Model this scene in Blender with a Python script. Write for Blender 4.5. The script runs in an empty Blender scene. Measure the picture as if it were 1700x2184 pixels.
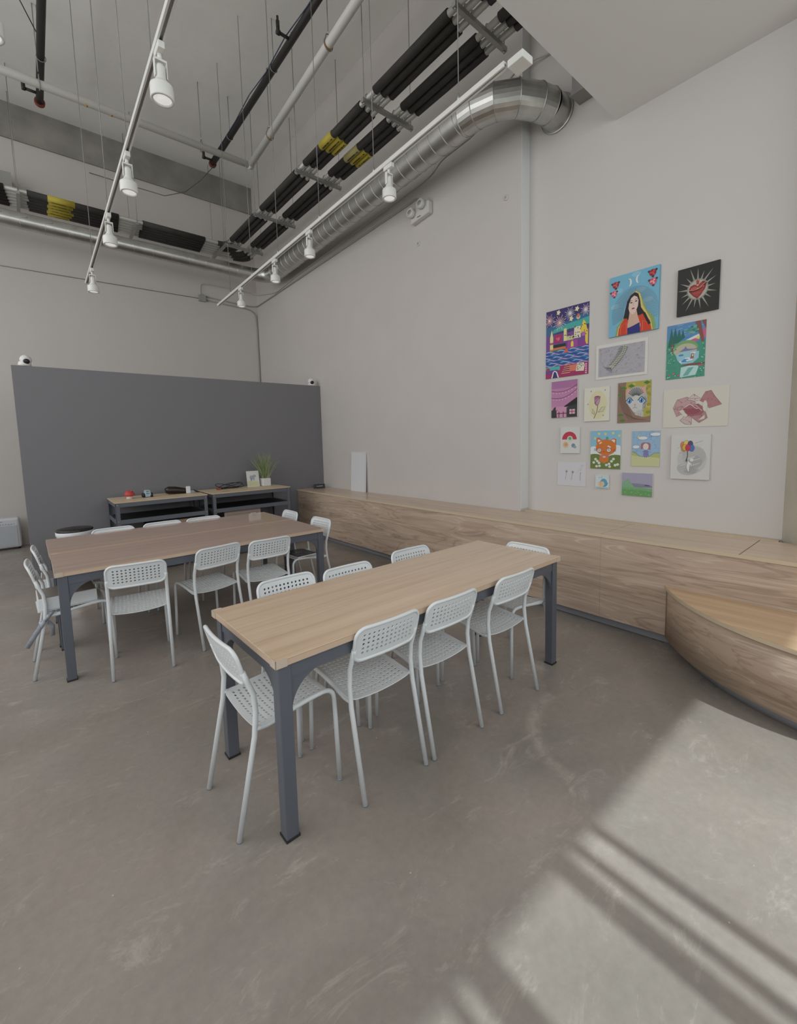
import bpy, math, random
from mathutils import Vector, Matrix
random.seed(7)
S = bpy.context.scene
C = S.collection
PI = math.pi

# ------------------------------------------------------------------ camera
YAW, PITCH, ROLL, H = -0.69635, -0.09735, -0.02463, 1.5537
fw = Vector((-math.sin(YAW)*math.cos(PITCH), math.cos(YAW)*math.cos(PITCH), math.sin(PITCH)))
rt = Vector((math.cos(YAW), math.sin(YAW), 0)); up = rt.cross(fw)
cr, sr = math.cos(ROLL), math.sin(ROLL)
r2 = cr*rt + sr*up; u2 = -sr*rt + cr*up
cam = bpy.data.cameras.new('camera'); co = bpy.data.objects.new('camera', cam); C.objects.link(co)
m = Matrix((r2, u2, -fw)).transposed().to_4x4(); m.translation = (0, 0, H); co.matrix_world = m
cam.sensor_fit = 'HORIZONTAL'; cam.sensor_width = 36; cam.lens = 933.39*36/1700
cam.shift_y = (1031.07-1092)/1700; cam.clip_start = 0.05; cam.clip_end = 200
S.camera = co

# ------------------------------------------------------------------ light
W = bpy.data.worlds.new('world'); S.world = W; W.use_nodes = True
bg = W.node_tree.nodes['Background']; bg.inputs[0].default_value = (0.80, 0.90, 1.0, 1); bg.inputs[1].default_value = 1.3
def area(name, loc, rot, sx, sy, power, col):
    l = bpy.data.lights.new(name, 'AREA'); l.shape = 'RECTANGLE'; l.size = sx; l.size_y = sy
    l.energy = power; l.color = col
    o = bpy.data.objects.new(name, l); o.location = loc; o.rotation_euler = rot; C.objects.link(o); return o
area('daylight', (-0.2, -1.95, 3.05), (PI/2, 0, 0), 8.4, 2.4, 500, (0.95, 0.98, 1.0))
area('fill_side', (-4.35, 3.8, 4.0), (0, -PI/2, 0), 5.2, 9.0, 700, (0.975, 0.99, 1.0))  # added fill lamp at the windowless left wall, brightens ceiling and walls
sl = bpy.data.lights.new('sun', 'SUN'); sl.energy = 10.0; sl.angle = math.radians(0.75); sl.color = (0.88, 0.98, 1.0)
so = bpy.data.objects.new('sun', sl); C.objects.link(so)
so.rotation_euler = Vector((-0.04, -1, 1.2)).to_track_quat('Z', 'Y').to_euler()
S.view_settings.view_transform = 'Standard'; S.view_settings.look = 'None'
S.view_settings.gamma = 1; S.view_settings.exposure = -1.30; S.view_settings.use_curve_mapping = False
try:
    S.cycles.max_bounces = 10; S.cycles.diffuse_bounces = 6; S.cycles.glossy_bounces = 4
    S.cycles.transparent_max_bounces = 12; S.cycles.caustics_reflective = False; S.cycles.caustics_refractive = False
    S.cycles.sample_clamp_indirect = 4
except Exception: pass

# ------------------------------------------------------------------ materials
def lin(c):
    return tuple(((x/12.92) if x <= 0.04045 else ((x+0.055)/1.055)**2.4) for x in c)
def hx(s):
    return lin(tuple(int(s[i:i+2], 16)/255 for i in (0, 2, 4)))
_m = {}
def mat(name, col='808080', rough=0.5, metal=0.0, emit=0, coat=0, noise=0.0, nscale=6, bump=0.0, bscale=40):
    if name in _m: return _m[name]
    M = bpy.data.materials.new(name); M.use_nodes = True; _m[name] = M
    nt = M.node_tree; b = nt.nodes['Principled BSDF']
    c = hx(col) if isinstance(col, str) else col
    b.inputs['Base Color'].default_value = (*c, 1); b.inputs['Roughness'].default_value = rough
    b.inputs['Metallic'].default_value = metal
    if coat: b.inputs['Coat Weight'].default_value = coat; b.inputs['Coat Roughness'].default_value = 0.06
    if emit: b.inputs['Emission Color'].default_value = (*c, 1); b.inputs['Emission Strength'].default_value = emit
    if noise:
        tc = nt.nodes.new('ShaderNodeTexCoord'); n = nt.nodes.new('ShaderNodeTexNoise')
        n.inputs['Scale'].default_value = nscale; n.inputs['Detail'].default_value = 6
        nt.links.new(tc.outputs['Object'], n.inputs['Vector'])
        r = nt.nodes.new('ShaderNodeValToRGB')
        r.color_ramp.elements[0].position = 0.3; r.color_ramp.elements[1].position = 0.7
        r.color_ramp.elements[0].color = (*[x*(1-noise) for x in c], 1)
        r.color_ramp.elements[1].color = (*[min(1, x*(1+noise)) for x in c], 1)
        nt.links.new(n.outputs['Fac'], r.inputs['Fac']); nt.links.new(r.outputs['Color'], b.inputs['Base Color'])
    if bump:
        tc = nt.nodes.new('ShaderNodeTexCoord'); n = nt.nodes.new('ShaderNodeTexNoise')
        n.inputs['Scale'].default_value = bscale; n.inputs['Detail'].default_value = 4
        nt.links.new(tc.outputs['Object'], n.inputs['Vector'])
        bp = nt.nodes.new('ShaderNodeBump'); bp.inputs['Strength'].default_value = bump; bp.inputs['Distance'].default_value = 0.01
        nt.links.new(n.outputs['Fac'], bp.inputs['Height']); nt.links.new(bp.outputs['Normal'], b.inputs['Normal'])
    return M

def wood(name, c_lo, c_mid, c_hi, axis, stretch=14, scale=1.1, distort=1.0, rough=0.4, coat=0.0, wave=0.0, streak=None):
    """grain runs along `axis` (0 x, 1 y) of the object"""
    M = bpy.data.materials.new(name); M.use_nodes = True; _m[name] = M
    nt = M.node_tree; b = nt.nodes['Principled BSDF']; N = nt.nodes.new; Lk = nt.links.new
    tc = N('ShaderNodeTexCoord'); mp = N('ShaderNodeMapping')
    sc = [stretch]*3; sc[min(axis, 2)] = 1.0
    if axis == 3: sc = [1.0, 1.0, stretch]
    mp.inputs['Scale'].default_value = sc
    Lk(tc.outputs['Object'], mp.inputs['Vector'])
    # slow warp so the grain wanders
    w = N('ShaderNodeTexNoise'); w.inputs['Scale'].default_value = 0.9; w.inputs['Detail'].default_value = 2
    Lk(tc.outputs['Object'], w.inputs['Vector'])
    ws = N('ShaderNodeVectorMath'); ws.operation = 'SCALE'; ws.inputs['Scale'].default_value = wave
    Lk(w.outputs['Color'], ws.inputs[0])
    ad = N('ShaderNodeVectorMath'); ad.operation = 'ADD'; Lk(mp.outputs['Vector'], ad.inputs[0]); Lk(ws.outputs['Vector'], ad.inputs[1])
    n = N('ShaderNodeTexNoise'); n.inputs['Scale'].default_value = scale; n.inputs['Detail'].default_value = 7
    n.inputs['Roughness'].default_value = 0.6; n.inputs['Distortion'].default_value = distort
    Lk(ad.outputs['Vector'], n.inputs['Vector'])
    r = N('ShaderNodeValToRGB'); e = r.color_ramp.elements
    e[0].position = 0.30; e[0].color = (*hx(c_lo), 1); e[1].position = 0.70; e[1].color = (*hx(c_hi), 1)
    k = r.color_ramp.elements.new(0.48); k.color = (*hx(c_mid), 1)
    Lk(n.outputs['Fac'], r.inputs['Fac']); out = r.outputs['Color']
    if streak:
        n2 = N('ShaderNodeTexNoise'); n2.inputs['Scale'].default_value = 0.55; n2.inputs['Detail'].default_value = 3
        n2.inputs['Distortion'].default_value = 2.2
        Lk(ad.outputs['Vector'], n2.inputs['Vector'])
        for lo, hi, colr, f in streak:
            rr = N('ShaderNodeValToRGB'); q = rr.color_ramp.elements
            q[0].position = lo-0.02; q[0].color = (0, 0, 0, 1); q[1].position = hi+0.02; q[1].color = (0, 0, 0, 1)
            z = rr.color_ramp.elements.new((lo+hi)/2); z.color = (f, f, f, 1)
            Lk(n2.outputs['Fac'], rr.inputs['Fac'])
            mx = N('ShaderNodeMix'); mx.data_type = 'RGBA'; mx.inputs['B'].default_value = (*hx(colr), 1)
            Lk(rr.outputs['Color'], mx.inputs['Factor']); Lk(out, mx.inputs['A']); out = mx.outputs['Result']
    Lk(out, b.inputs['Base Color']); b.inputs['Roughness'].default_value = rough
    if coat: b.inputs['Coat Weight'].default_value = coat; b.inputs['Coat Roughness'].default_value = 0.05
    return M

def floor_mat():
    M = bpy.data.materials.new('polished_concrete'); M.use_nodes = True
    nt = M.node_tree; b = nt.nodes['Principled BSDF']; N = nt.nodes.new; Lk = nt.links.new
    tc = N('ShaderNodeTexCoord')
    def noise(s, d=6, r=0.55, dist=0.0, sc=None):
        n = N('ShaderNodeTexNoise'); n.inputs['Scale'].default_value = s; n.inputs['Detail'].default_value = d
        n.inputs['Roughness'].default_value = r; n.inputs['Distortion'].default_value = dist
        if sc:
            mp = N('ShaderNodeMapping'); mp.inputs['Scale'].default_value = sc; mp.inputs['Rotation'].default_value = (0, 0, 0.7)
            Lk(tc.outputs['Object'], mp.inputs['Vector']); Lk(mp.outputs['Vector'], n.inputs['Vector'])
        else: Lk(tc.outputs['Object'], n.inputs['Vector'])
        return n
    def ramp(src, p0, c0, p1, c1):
        r = N('ShaderNodeValToRGB'); e = r.color_ramp.elements
        e[0].position = p0; e[0].color = (*c0, 1); e[1].position = p1; e[1].color = (*c1, 1)
        Lk(src, r.inputs['Fac']); return r.outputs['Color']
    def mix(f, a, bb, mode='MIX'):
        x = N('ShaderNodeMix'); x.data_type = 'RGBA'; x.blend_type = mode
        for s, v in (('Factor', f), ('A', a), ('B', bb)):
            if isinstance(v, float): x.inputs[s].default_value = v
            elif isinstance(v, tuple): x.inputs[s].default_value = (*v, 1)
            else: Lk(v, x.inputs[s])
        return x.outputs['Result']
    c = ramp(noise(0.8, 5, 0.55, 0.6).outputs['Fac'], 0.32, hx('857e76'), 0.70, hx('a49c95'))
    rosy = ramp(noise(1.6, 5, 0.6, 0.4).outputs['Fac'], 0.45, (0, 0, 0), 0.75, (0.6, 0.6, 0.6))
    c = mix(rosy, c, hx('a5938b'))
    c = mix(1.0, c, ramp(noise(28, 6, 0.7).outputs['Fac'], 0.2, (0.86, 0.86, 0.86), 0.8, (1.1, 1.1, 1.1)), 'MULTIPLY')
    scuff = ramp(noise(3.1, 10, 0.78, 0.9, (1, 2.2, 1)).outputs['Fac'], 0.55, (0, 0, 0), 0.70, (0.38, 0.38, 0.38))
    c = mix(scuff, c, hx('d2cac0'))
    fine = ramp(noise(7.5, 12, 0.82, 1.6, (1, 3.0, 1)).outputs['Fac'], 0.62, (0, 0, 0), 0.70, (0.5, 0.5, 0.5))
    patch = ramp(noise(0.9, 2, 0.5, 0.3).outputs['Fac'], 0.50, (0, 0, 0), 0.62, (1, 1, 1))
    c = mix(mix(1.0, fine, patch, 'MULTIPLY'), c, hx('dcd3ca'))
    # curved drag scuff left on the slab beside the bench
    dd = N('ShaderNodeVectorMath'); dd.operation = 'DISTANCE'; dd.inputs[1].default_value = (2.25, 0.85, 0.0)
    Lk(tc.outputs['Object'], dd.inputs[0])
    m1 = N('ShaderNodeMath'); m1.operation = 'SUBTRACT'; m1.inputs[1].default_value = 0.50; Lk(dd.outputs['Value'], m1.inputs[0])
    m2 = N('ShaderNodeMath'); m2.operation = 'ABSOLUTE'; Lk(m1.outputs[0], m2.inputs[0])
    sx = N('ShaderNodeSeparateXYZ'); Lk(tc.outputs['Object'], sx.inputs[0])
    m3 = N('ShaderNodeMath'); m3.operation = 'LESS_THAN'; m3.inputs[1].default_value = 2.3; Lk(sx.outputs['X'], m3.inputs[0])
    m4 = N('ShaderNodeMath'); m4.operation = 'GREATER_THAN'; m4.inputs[1].default_value = 0.93; Lk(sx.outputs['Y'], m4.inputs[0])
    ring = ramp(m2.outputs[0], 0.005, (0.4, 0.4, 0.4), 0.05, (0, 0, 0))
    ring = mix(1.0, ring, m4.outputs[0], 'MULTIPLY')
    ring = mix(1.0, ring, ramp(noise(9, 6, 0.8, 0.5).outputs['Fac'], 0.38, (0, 0, 0), 0.62, (1, 1, 1)), 'MULTIPLY')
    ring = mix(1.0, ring, m3.outputs[0], 'MULTIPLY')
    c = mix(ring, c, hx('cfc5ba'))
    v = N('ShaderNodeTexVoronoi'); v.inputs['Scale'].default_value = 9; Lk(tc.outputs['Object'], v.inputs['Vector'])
    spk = ramp(v.outputs['Distance'], 0.018, (0.7, 0.7, 0.7), 0.034, (0, 0, 0))
    c = mix(spk, c, hx('d8d0c6'))
    Lk(c, b.inputs['Base Color'])
    rg = ramp(noise(2.2, 3, 0.5, 0.2).outputs['Fac'], 0.3, (0.26, 0.26, 0.26), 0.75, (0.42, 0.42, 0.42))
    Lk(rg, b.inputs['Roughness']); b.inputs['Specular IOR Level'].default_value = 0.55
    bp = N('ShaderNodeBump'); bp.inputs['Strength'].default_value = 0.06; bp.inputs['Distance'].default_value = 0.004
    Lk(noise(18, 6, 0.7).outputs['Fac'], bp.inputs['Height']); Lk(bp.outputs['Normal'], b.inputs['Normal'])
    return M

WALL = mat('painted_wall', 'c9c4c0', 0.85, bump=0.25, bscale=5, noise=0.015, nscale=1.3)
WALLR = mat('painted_concrete', 'c8c3c0', 0.8, bump=0.5, bscale=3.5, noise=0.02, nscale=2)
ARTW = mat('smooth_white_wall', 'cbc7c4', 0.8)
SOFF = mat('soffit_white', 'd8d7d4', 0.85)
CEIL = mat('painted_ceiling', 'f0f0ec', 0.9, noise=0.03, nscale=1.5, bump=0.4, bscale=6)
CONC = mat('raw_concrete', '8f8d86', 0.9, noise=0.22, nscale=2.2, bump=0.4, bscale=12)
PART = mat('slate_paint', '78777b', 0.62)
FLOOR = floor_mat()
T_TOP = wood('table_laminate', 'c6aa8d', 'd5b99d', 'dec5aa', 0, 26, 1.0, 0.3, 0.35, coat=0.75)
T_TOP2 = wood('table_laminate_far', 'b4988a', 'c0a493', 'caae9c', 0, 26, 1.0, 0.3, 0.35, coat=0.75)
T_EDGE = mat('table_edge', 'cbb29b', 0.45)
B_FRONT = wood('bench_veneer', 'ab9482', 'bba593', 'c8b3a0', 1, 11, 1.0, 0.9, 0.5, wave=1.0,
               streak=[(0.41, 0.435, '8d7665', 0.55), (0.575, 0.595, 'd8c8b4', 0.6)])
B_TOP = wood('bench_top_veneer', 'baa18b', 'c8b09a', 'd2bba4', 1, 16, 1.0, 0.6, 0.4, coat=0.35, wave=0.4)
STAGE_F = wood('platform_front_veneer', 'a58f7c', 'b39d8a', 'c2ac98', 3, 10, 1.0, 0.7, 0.5, wave=0.8,
               streak=[(0.41, 0.435, '8a7362', 0.5), (0.575, 0.595, 'd4c4b0', 0.6)])
STAGE_TOP = wood('platform_veneer', 'b8997a', 'c6a888', 'd1b594', 1, 20, 1.0, 0.5, 0.45, coat=0.1, wave=0.3)
PLY = mat('pale_ply_edge', 'cbb99e', 0.6)
STEEL = mat('dark_powder_steel', '60646c', 0.42)
STEEL_T = mat('table_steel', '5d616a', 0.38)
KICK = mat('grey_kick', '8e9096', 0.5)
WHITE = mat('chair_white', 'dde1e3', 0.38)
WMET = mat('white_metal', 'dcdcd8', 0.4)
GALV = mat('galvanised', 'c2c2be', 0.36, 1.0, noise=0.12, nscale=7, bump=0.08, bscale=9)
ZINC = mat('zinc_strut', 'aeaeac', 0.45, 0.85)
EMT = mat('bare_pipe', 'bdbdb8', 0.5, 0.5)
INS = mat('black_insulation', '343330', 0.75, noise=0.2, nscale=9)
YEL = mat('label_yellow', 'b8a83c', 0.6)
YELP = mat('label_pale', 'b5ab74', 0.6)
INK = mat('ink_dark', '3a3610', 0.7)
BLACKP = mat('black_iron', '2c2a28', 0.5)
REDF = mat('red_oxide', '7a3a32', 0.6)
ROD = mat('threaded_rod', '9b9b98', 0.5, 0.5)
WIRE = mat('suspension_cable', '8d8d8a', 0.5, 0.4)
LENS = mat('lamp_lens', 'ffffff', 0.4, emit=0.95)
BLK = mat('black_plastic', '18161a', 0.45)
DARK = mat('dark_gap', '141216', 0.7)
CARD = mat('cardboard', '9c8877', 0.8)
PAPER = mat('paper_white', 'e6e4e0', 0.7)

# ------------------------------------------------------------------ mesh builder
class MB:
    def __init__(s): s.v = []; s.f = []; s.mi = []; s.sm = []
    def add(s, vs, fs, mi=0, sm=False):
        b = len(s.v); s.v += [Vector(v) for v in vs]
        for f in fs: s.f.append([b+i for i in f]); s.mi.append(mi); s.sm.append(sm)
    def box(s, x0, x1, y0, y1, z0, z1, mi=0, M=None):
        vs = [Vector((x, y, z)) for z in (z0, z1) for (x, y) in ((x0, y0), (x1, y0), (x1, y1), (x0, y1))]
        if M: vs = [M @ v for v in vs]
        s.add(vs, [(3, 2, 1, 0), (4, 5, 6, 7), (0, 1, 5, 4), (1, 2, 6, 5), (2, 3, 7, 6), (3, 0, 4, 7)], mi); return s
    def prism(s, pts, z0, z1, mi=0, M=None, sm=False):
        n = len(pts)
        a = sum(pts[i][0]*pts[(i+1) % n][1]-pts[(i+1) % n][0]*pts[i][1] for i in range(n))
        if a < 0: pts = pts[::-1]
        vs = [Vector((p[0], p[1], z0)) for p in pts]+[Vector((p[0], p[1], z1)) for p in pts]
        if M: vs = [M @ v for v in vs]
        b = len(s.v); s.v += vs
        s.f.append([b+i for i in range(n)][::-1]); s.f.append([b+n+i for i in range(n)]); s.mi += [mi, mi]; s.sm += [False, False]
        for i in range(n):
            j = (i+1) % n; s.f.append([b+i, b+j, b+n+j, b+n+i]); s.mi.append(mi); s.sm.append(sm)
        return s
    def tube(s, path, r, n=10, mi=0, cap=True, closed=False):
        P = [Vector(p) for p in path]; k = len(P); rr = r if isinstance(r, (list, tuple)) else [r]*k
        T = []
        for i in range(k):
            a = P[(i-1) % k] if (i > 0 or closed) else P[i]; c = P[(i+1) % k] if (i < k-1 or closed) else P[i]
            T.append((c-a).normalized())
        ref = Vector((0, 0, 1)) if abs(T[0].z) < 0.9 else Vector((1, 0, 0))
        nrm = T[0].cross(ref).normalized(); b = len(s.v)
        for i in range(k):
            nrm = (nrm-T[i]*nrm.dot(T[i])).normalized(); bi = T[i].cross(nrm)
            for j in range(n):
                a = 2*PI*j/n; s.v.append(P[i]+(nrm*math.cos(a)+bi*math.sin(a))*rr[i])
        for i in range(k if closed else k-1):
            i2 = (i+1) % k
            for j in range(n):
                j2 = (j+1) % n
                s.f.append([b+i*n+j, b+i*n+j2, b+i2*n+j2, b+i2*n+j]); s.mi.append(mi); s.sm.append(True)
        if cap and not closed:
            s.f.append([b+j for j in range(n)][::-1]); s.f.append([b+(k-1)*n+j for j in range(n)]); s.mi += [mi, mi]; s.sm += [False, False]
        return s
    def lathe(s, prof, c=(0, 0, 0), n=20, mi=0, M=None, cap=True):
        b = len(s.v); k = len(prof); c = Vector(c)
        for r, z in prof:
            for j in range(n):
                a = 2*PI*j/n; v = Vector((r*math.cos(a), r*math.sin(a), z)); v = (M @ v) if M else v
                s.v.append(v+c)
        for i in range(k-1):
            for j in range(n):
                j2 = (j+1) % n; s.f.append([b+i*n+j, b+i*n+j2, b+(i+1)*n+j2, b+(i+1)*n+j]); s.mi.append(mi); s.sm.append(True)
        if cap:
            s.f.append([b+j for j in range(n)][::-1]); s.f.append([b+(k-1)*n+j for j in range(n)]); s.mi += [mi, mi]; s.sm += [False, False]
        return s
    def build(s, name, mats, parent=None, origin=None):
        if not isinstance(mats, (list, tuple)): mats = [mats]
        if parent is not None:
            O = Vector(parent.get('_o', (0, 0, 0)))
        elif origin is not None: O = Vector(origin)
        else:
            xs = [v.x for v in s.v]; ys = [v.y for v in s.v]
            O = Vector(((min(xs)+max(xs))/2, (min(ys)+max(ys))/2, min(v.z for v in s.v)))
        me = bpy.data.meshes.new(name)
        me.from_pydata([tuple(v-O) for v in s.v], [], s.f)
        for mm in mats: me.materials.append(mm)
        me.polygons.foreach_set('material_index', s.mi); me.polygons.foreach_set('use_smooth', s.sm); me.update()
        o = bpy.data.objects.new(name, me); C.objects.link(o); ORG[o.name] = O
        if parent is not None: o.parent = parent; o['_o'] = tuple(O)
        else: o.location = O; o['_o'] = tuple(O)
        return o
ORG = {}
def tag(o, label, cat, group=None):
    o['label'] = label; o['category'] = cat
    if group: o['group'] = group
    return o
def thing(name, label, cat, loc=(0, 0, 0), group=None):
    o = bpy.data.objects.new(name, None); C.objects.link(o); o.location = loc; o['_o'] = tuple(loc); o.empty_display_size = 0.1
    return tag(o, label, cat, group)
def bevel(o, w=0.004, seg=2):
    b = o.modifiers.new('bevel', 'BEVEL'); b.width = w; b.segments = seg; b.limit_method = 'ANGLE'; return o
def struct(o): o['kind'] = 'structure'; return o
def lerp(a, b, t): return tuple(x+(y-x)*t for x, y in zip(a, b))
def arc(c, r, a0, a1, n): return [(c[0]+r*math.cos(a0+(a1-a0)*i/n), c[1]+r*math.sin(a0+(a1-a0)*i/n)) for i in range(n+1)]
def fillet(pts, rad, n=8):
    P = [Vector(p) for p in pts]; out = [P[0]]
    for i in range(1, len(P)-1):
        a = (P[i-1]-P[i]).normalized(); b = (P[i+1]-P[i]).normalized()
        d = min(rad, (P[i-1]-P[i]).length*0.49, (P[i+1]-P[i]).length*0.49)
        s0 = P[i]+a*d; s1 = P[i]+b*d
        for k in range(n+1):
            t = k/n; out.append(s0*(1-t)**2+P[i]*2*t*(1-t)+s1*t*t)
    out.append(P[-1]); return out

# ------------------------------------------------------------------ the setting
XW, XW2, YB, ZC, YJ, YP = 3.997, 4.133, 9.396, 6.903, 2.740, 6.864
YG, XL, ZS, YS = -1.6, -4.5, 4.279, 1.873
struct(MB().box(XL-0.2, 4.6, YG-0.2, YB+0.2, -0.2, 0).build('floor', FLOOR, origin=(0, 0, 0)))
struct(MB().box(XL-0.2, 4.6, YG-0.2, YB+0.2, ZC, ZC+0.2).build('ceiling', CEIL))
struct(MB().box(XL-0.2, 4.6, YB, YB+0.2, 0, ZC).build('wall_back', WALL))
struct(MB().box(XL-0.2, XL, YG-0.2, YB, 0, ZC).build('wall_left', WALL))
struct(MB().prism([(XW, YB), (XW, YJ), (4.5, YJ), (4.5, YB)], 0, ZC).build('wall_right', WALLR))
struct(MB().prism([(XW2, YJ), (XW2, YG-0.2), (4.5, YG-0.2), (4.5, YJ)], 0, ZC).build('wall_right_front', ARTW))
struct(MB().box(XL, XW2, YG, YS, ZS, ZC).build('ceiling_low', SOFF))
struct(MB().prism([(XW2, 0.614), (3.96, 0.462), (3.96, -0.5), (XW2, -0.62)], 0, ZS).build('trim_1', mat('column_concrete', 'b9b3a6', 0.9, noise=0.12, nscale=3, bump=0.3, bscale=14)))
bm = MB().box(XL, XW, YB-0.012, YB, 6.367, ZC); bm.box(XL, XW, YB-0.03, YB-0.012, 6.367, 6.385)
struct(bm.build('trim_2', CONC))
struct(MB().box(XL, 0.118, 9.1, YB, 5.43, 5.73, mi=0).build('trim_3', mat('bulkhead_grey', 'a09f9a', 0.85)))
struct(bevel(MB().box(-0.092, XW, YP, YP+0.12, 0, 2.542).build('wall_partition', PART), 0.004))
struct(MB().box(XW+0.001, XW2-0.001, YJ-0.006, YJ-0.0005, 0.79, ZC).build('jog_lit_face', mat('jog_lit_white', 'd8dada', 0.6)))  # whiter face on the wall jog; its brighter window light is in the colour
# storefront glazing with an added overhang against the higher sun
fm = MB()
openings = [(-4.3, -3.2), (-3.1, -2.0), (-1.9, -0.9), (-0.8, 0.2), (0.3, 0.66), (0.703, 0.745), (0.856, 1.224), (1.308, 1.352), (1.395, 1.480), (1.528, 3.95)]
xs = [XL]
for a, b in openings: xs += [a, b]
xs.append(XW2)
for i in range(0, len(xs), 2): fm.box(xs[i], xs[i+1], YG-0.05, YG+0.05, 0, ZS)
fm.box(XL, XW2, YG-0.045, YG+0.045, 0, 0.08); fm.box(XL, XW2, YG-0.045, YG+0.045, ZS-0.08, ZS)
struct(fm.build('window_1', mat('anodised_frame', '6a6a6a', 0.4, 0.5)))
GL = bpy.data.materials.new('window_glass'); GL.use_nodes = True
nt = GL.node_tree; nt.nodes.remove(nt.nodes['Principled BSDF'])
tr = nt.nodes.new('ShaderNodeBsdfTransparent'); tr.inputs[0].default_value = (0.90, 0.905, 0.90, 1)
gs = nt.nodes.new('ShaderNodeBsdfGlossy'); gs.inputs['Roughness'].default_value = 0.02
mx = nt.nodes.new('ShaderNodeMixShader'); mx.inputs[0].default_value = 0.06
nt.links.new(tr.outputs[0], mx.inputs[1]); nt.links.new(gs.outputs[0], mx.inputs[2])
nt.links.new(mx.outputs[0], nt.nodes['Material Output'].inputs[0])
for k, (a, b) in enumerate(openings):
    if k == 8: continue                       # pane left out so the sun beam through here lands brighter
    struct(MB().box(a, b, YG-0.006, YG+0.006, 0.08, ZS-0.08).build('window_%d' % (k+2), GL))
struct(MB().box(XL-0.3, 4.6, YG-1.22, YG-0.05, ZS, ZS+0.2).build('sun_overhang', WALL))  # unseen slab, depth set to keep sun off the floor further in
struct(MB().box(-14, 14, -14, YG-0.2, -0.22, -0.02).build('floor_pavement', mat('pavement', '8a8880', 0.9)))

# plaster patches and anchor plates on the tall wall
for (y, z, lb) in ((2.923, 4.034, 'small round wall plate high up beside the vertical strip of light'),
                   (4.264, 4.039, 'small round wall plate below the twin-head emergency light')):
    b = MB().lathe([(0.028, 0), (0.03, 0.004), (0.024, 0.010), (0.008, 0.012)], (XW, y, z), 16, M=Matrix.Rotation(-PI/2, 3, 'Y'))
    b.lathe([(0.010, 0.011), (0.010, 0.016)], (XW, y, z), 10, mi=1, M=Matrix.Rotation(-PI/2, 3, 'Y'))
    tag(b.build('wall_plate', [WALLR, ZINC]), lb, 'wall plate')

# ------------------------------------------------------------------ built-in bench and platform
XB, ZB = 3.466, 0.766
bn = thing('built_in_bench', 'long built-in bench in wood veneer running along the white right wall', 'bench', (3.75, 2.9, 0))
seams = [-1.5, -0.18, 0.720, 1.62, 2.735, 4.1, 5.4, YP-0.01]
fs_ = [-1.5, 1.62, 4.06, YP-0.01]
for a, b in zip(fs_, fs_[1:]):
    MB().box(XB, XB+0.02, a+0.0006, b-0.0006, 0.08, ZB-0.022).build('front_panel', B_FRONT, bn)
for a, b in zip(seams, seams[1:]):
    xr = XW2-0.085 if b < YJ else XW-0.003
    bevel(MB().box(XB-0.004, xr, a+0.003, b-0.003, ZB-0.02, ZB).build('top_board', B_TOP, bn), 0.002, 1)
MB().box(XB-0.009, XB-0.0045, seams[0], seams[-1], ZB-0.024, ZB-0.001).build('front_edging', PLY, bn)
MB().box(XB+0.06, XB+0.075, seams[0], seams[-1], 0.004, 0.078).build('kick_plate', KICK, bn)
MB().box(4.05, XW2-0.002, 0.62, YJ-0.002, ZB-0.02, ZB+0.004).build('wall_cleat', PLY, bn)
MB().box(XB+0.03, XW-0.02, -1.45, YP-0.02, 0.08, ZB-0.03).build('carcass', DARK, bn)

pf = thing('curved_platform', 'low curved platform in wood veneer bulging out from the bench front', 'platform', (3.15, 0.05, 0))
ccx, ccy, cr_ = 4.074, 0.055, 1.2436
def cap_pts(r, xlim, n=48):
    a = math.acos((ccx-xlim)/r)
    return [(ccx-r*math.cos(t), ccy+r*math.sin(t)) for t in [-a+2*a*i/n for i in range(n+1)]]
MB().prism(cap_pts(cr_+0.004, XB-0.0095), 0.436, 0.458).build('top_board', STAGE_TOP, pf)
MB().prism(cap_pts(cr_-0.003, XB-0.0095), 0.08, 0.4355, sm=True).build('front_panel', STAGE_F, pf)
pe = MB(); q = cap_pts(cr_+0.0065, XB-0.0095); pi_ = cap_pts(cr_+0.0042, XB-0.0095)
for i in range(48): pe.prism([q[i], q[i+1], pi_[i+1], pi_[i]], 0.434, 0.456)
pe.build('front_edging', PLY, pf)
MB().prism(cap_pts(cr_-0.075, XB-0.0095), 0.003, 0.079, sm=True).build('kick_plate', KICK, pf)

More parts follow.
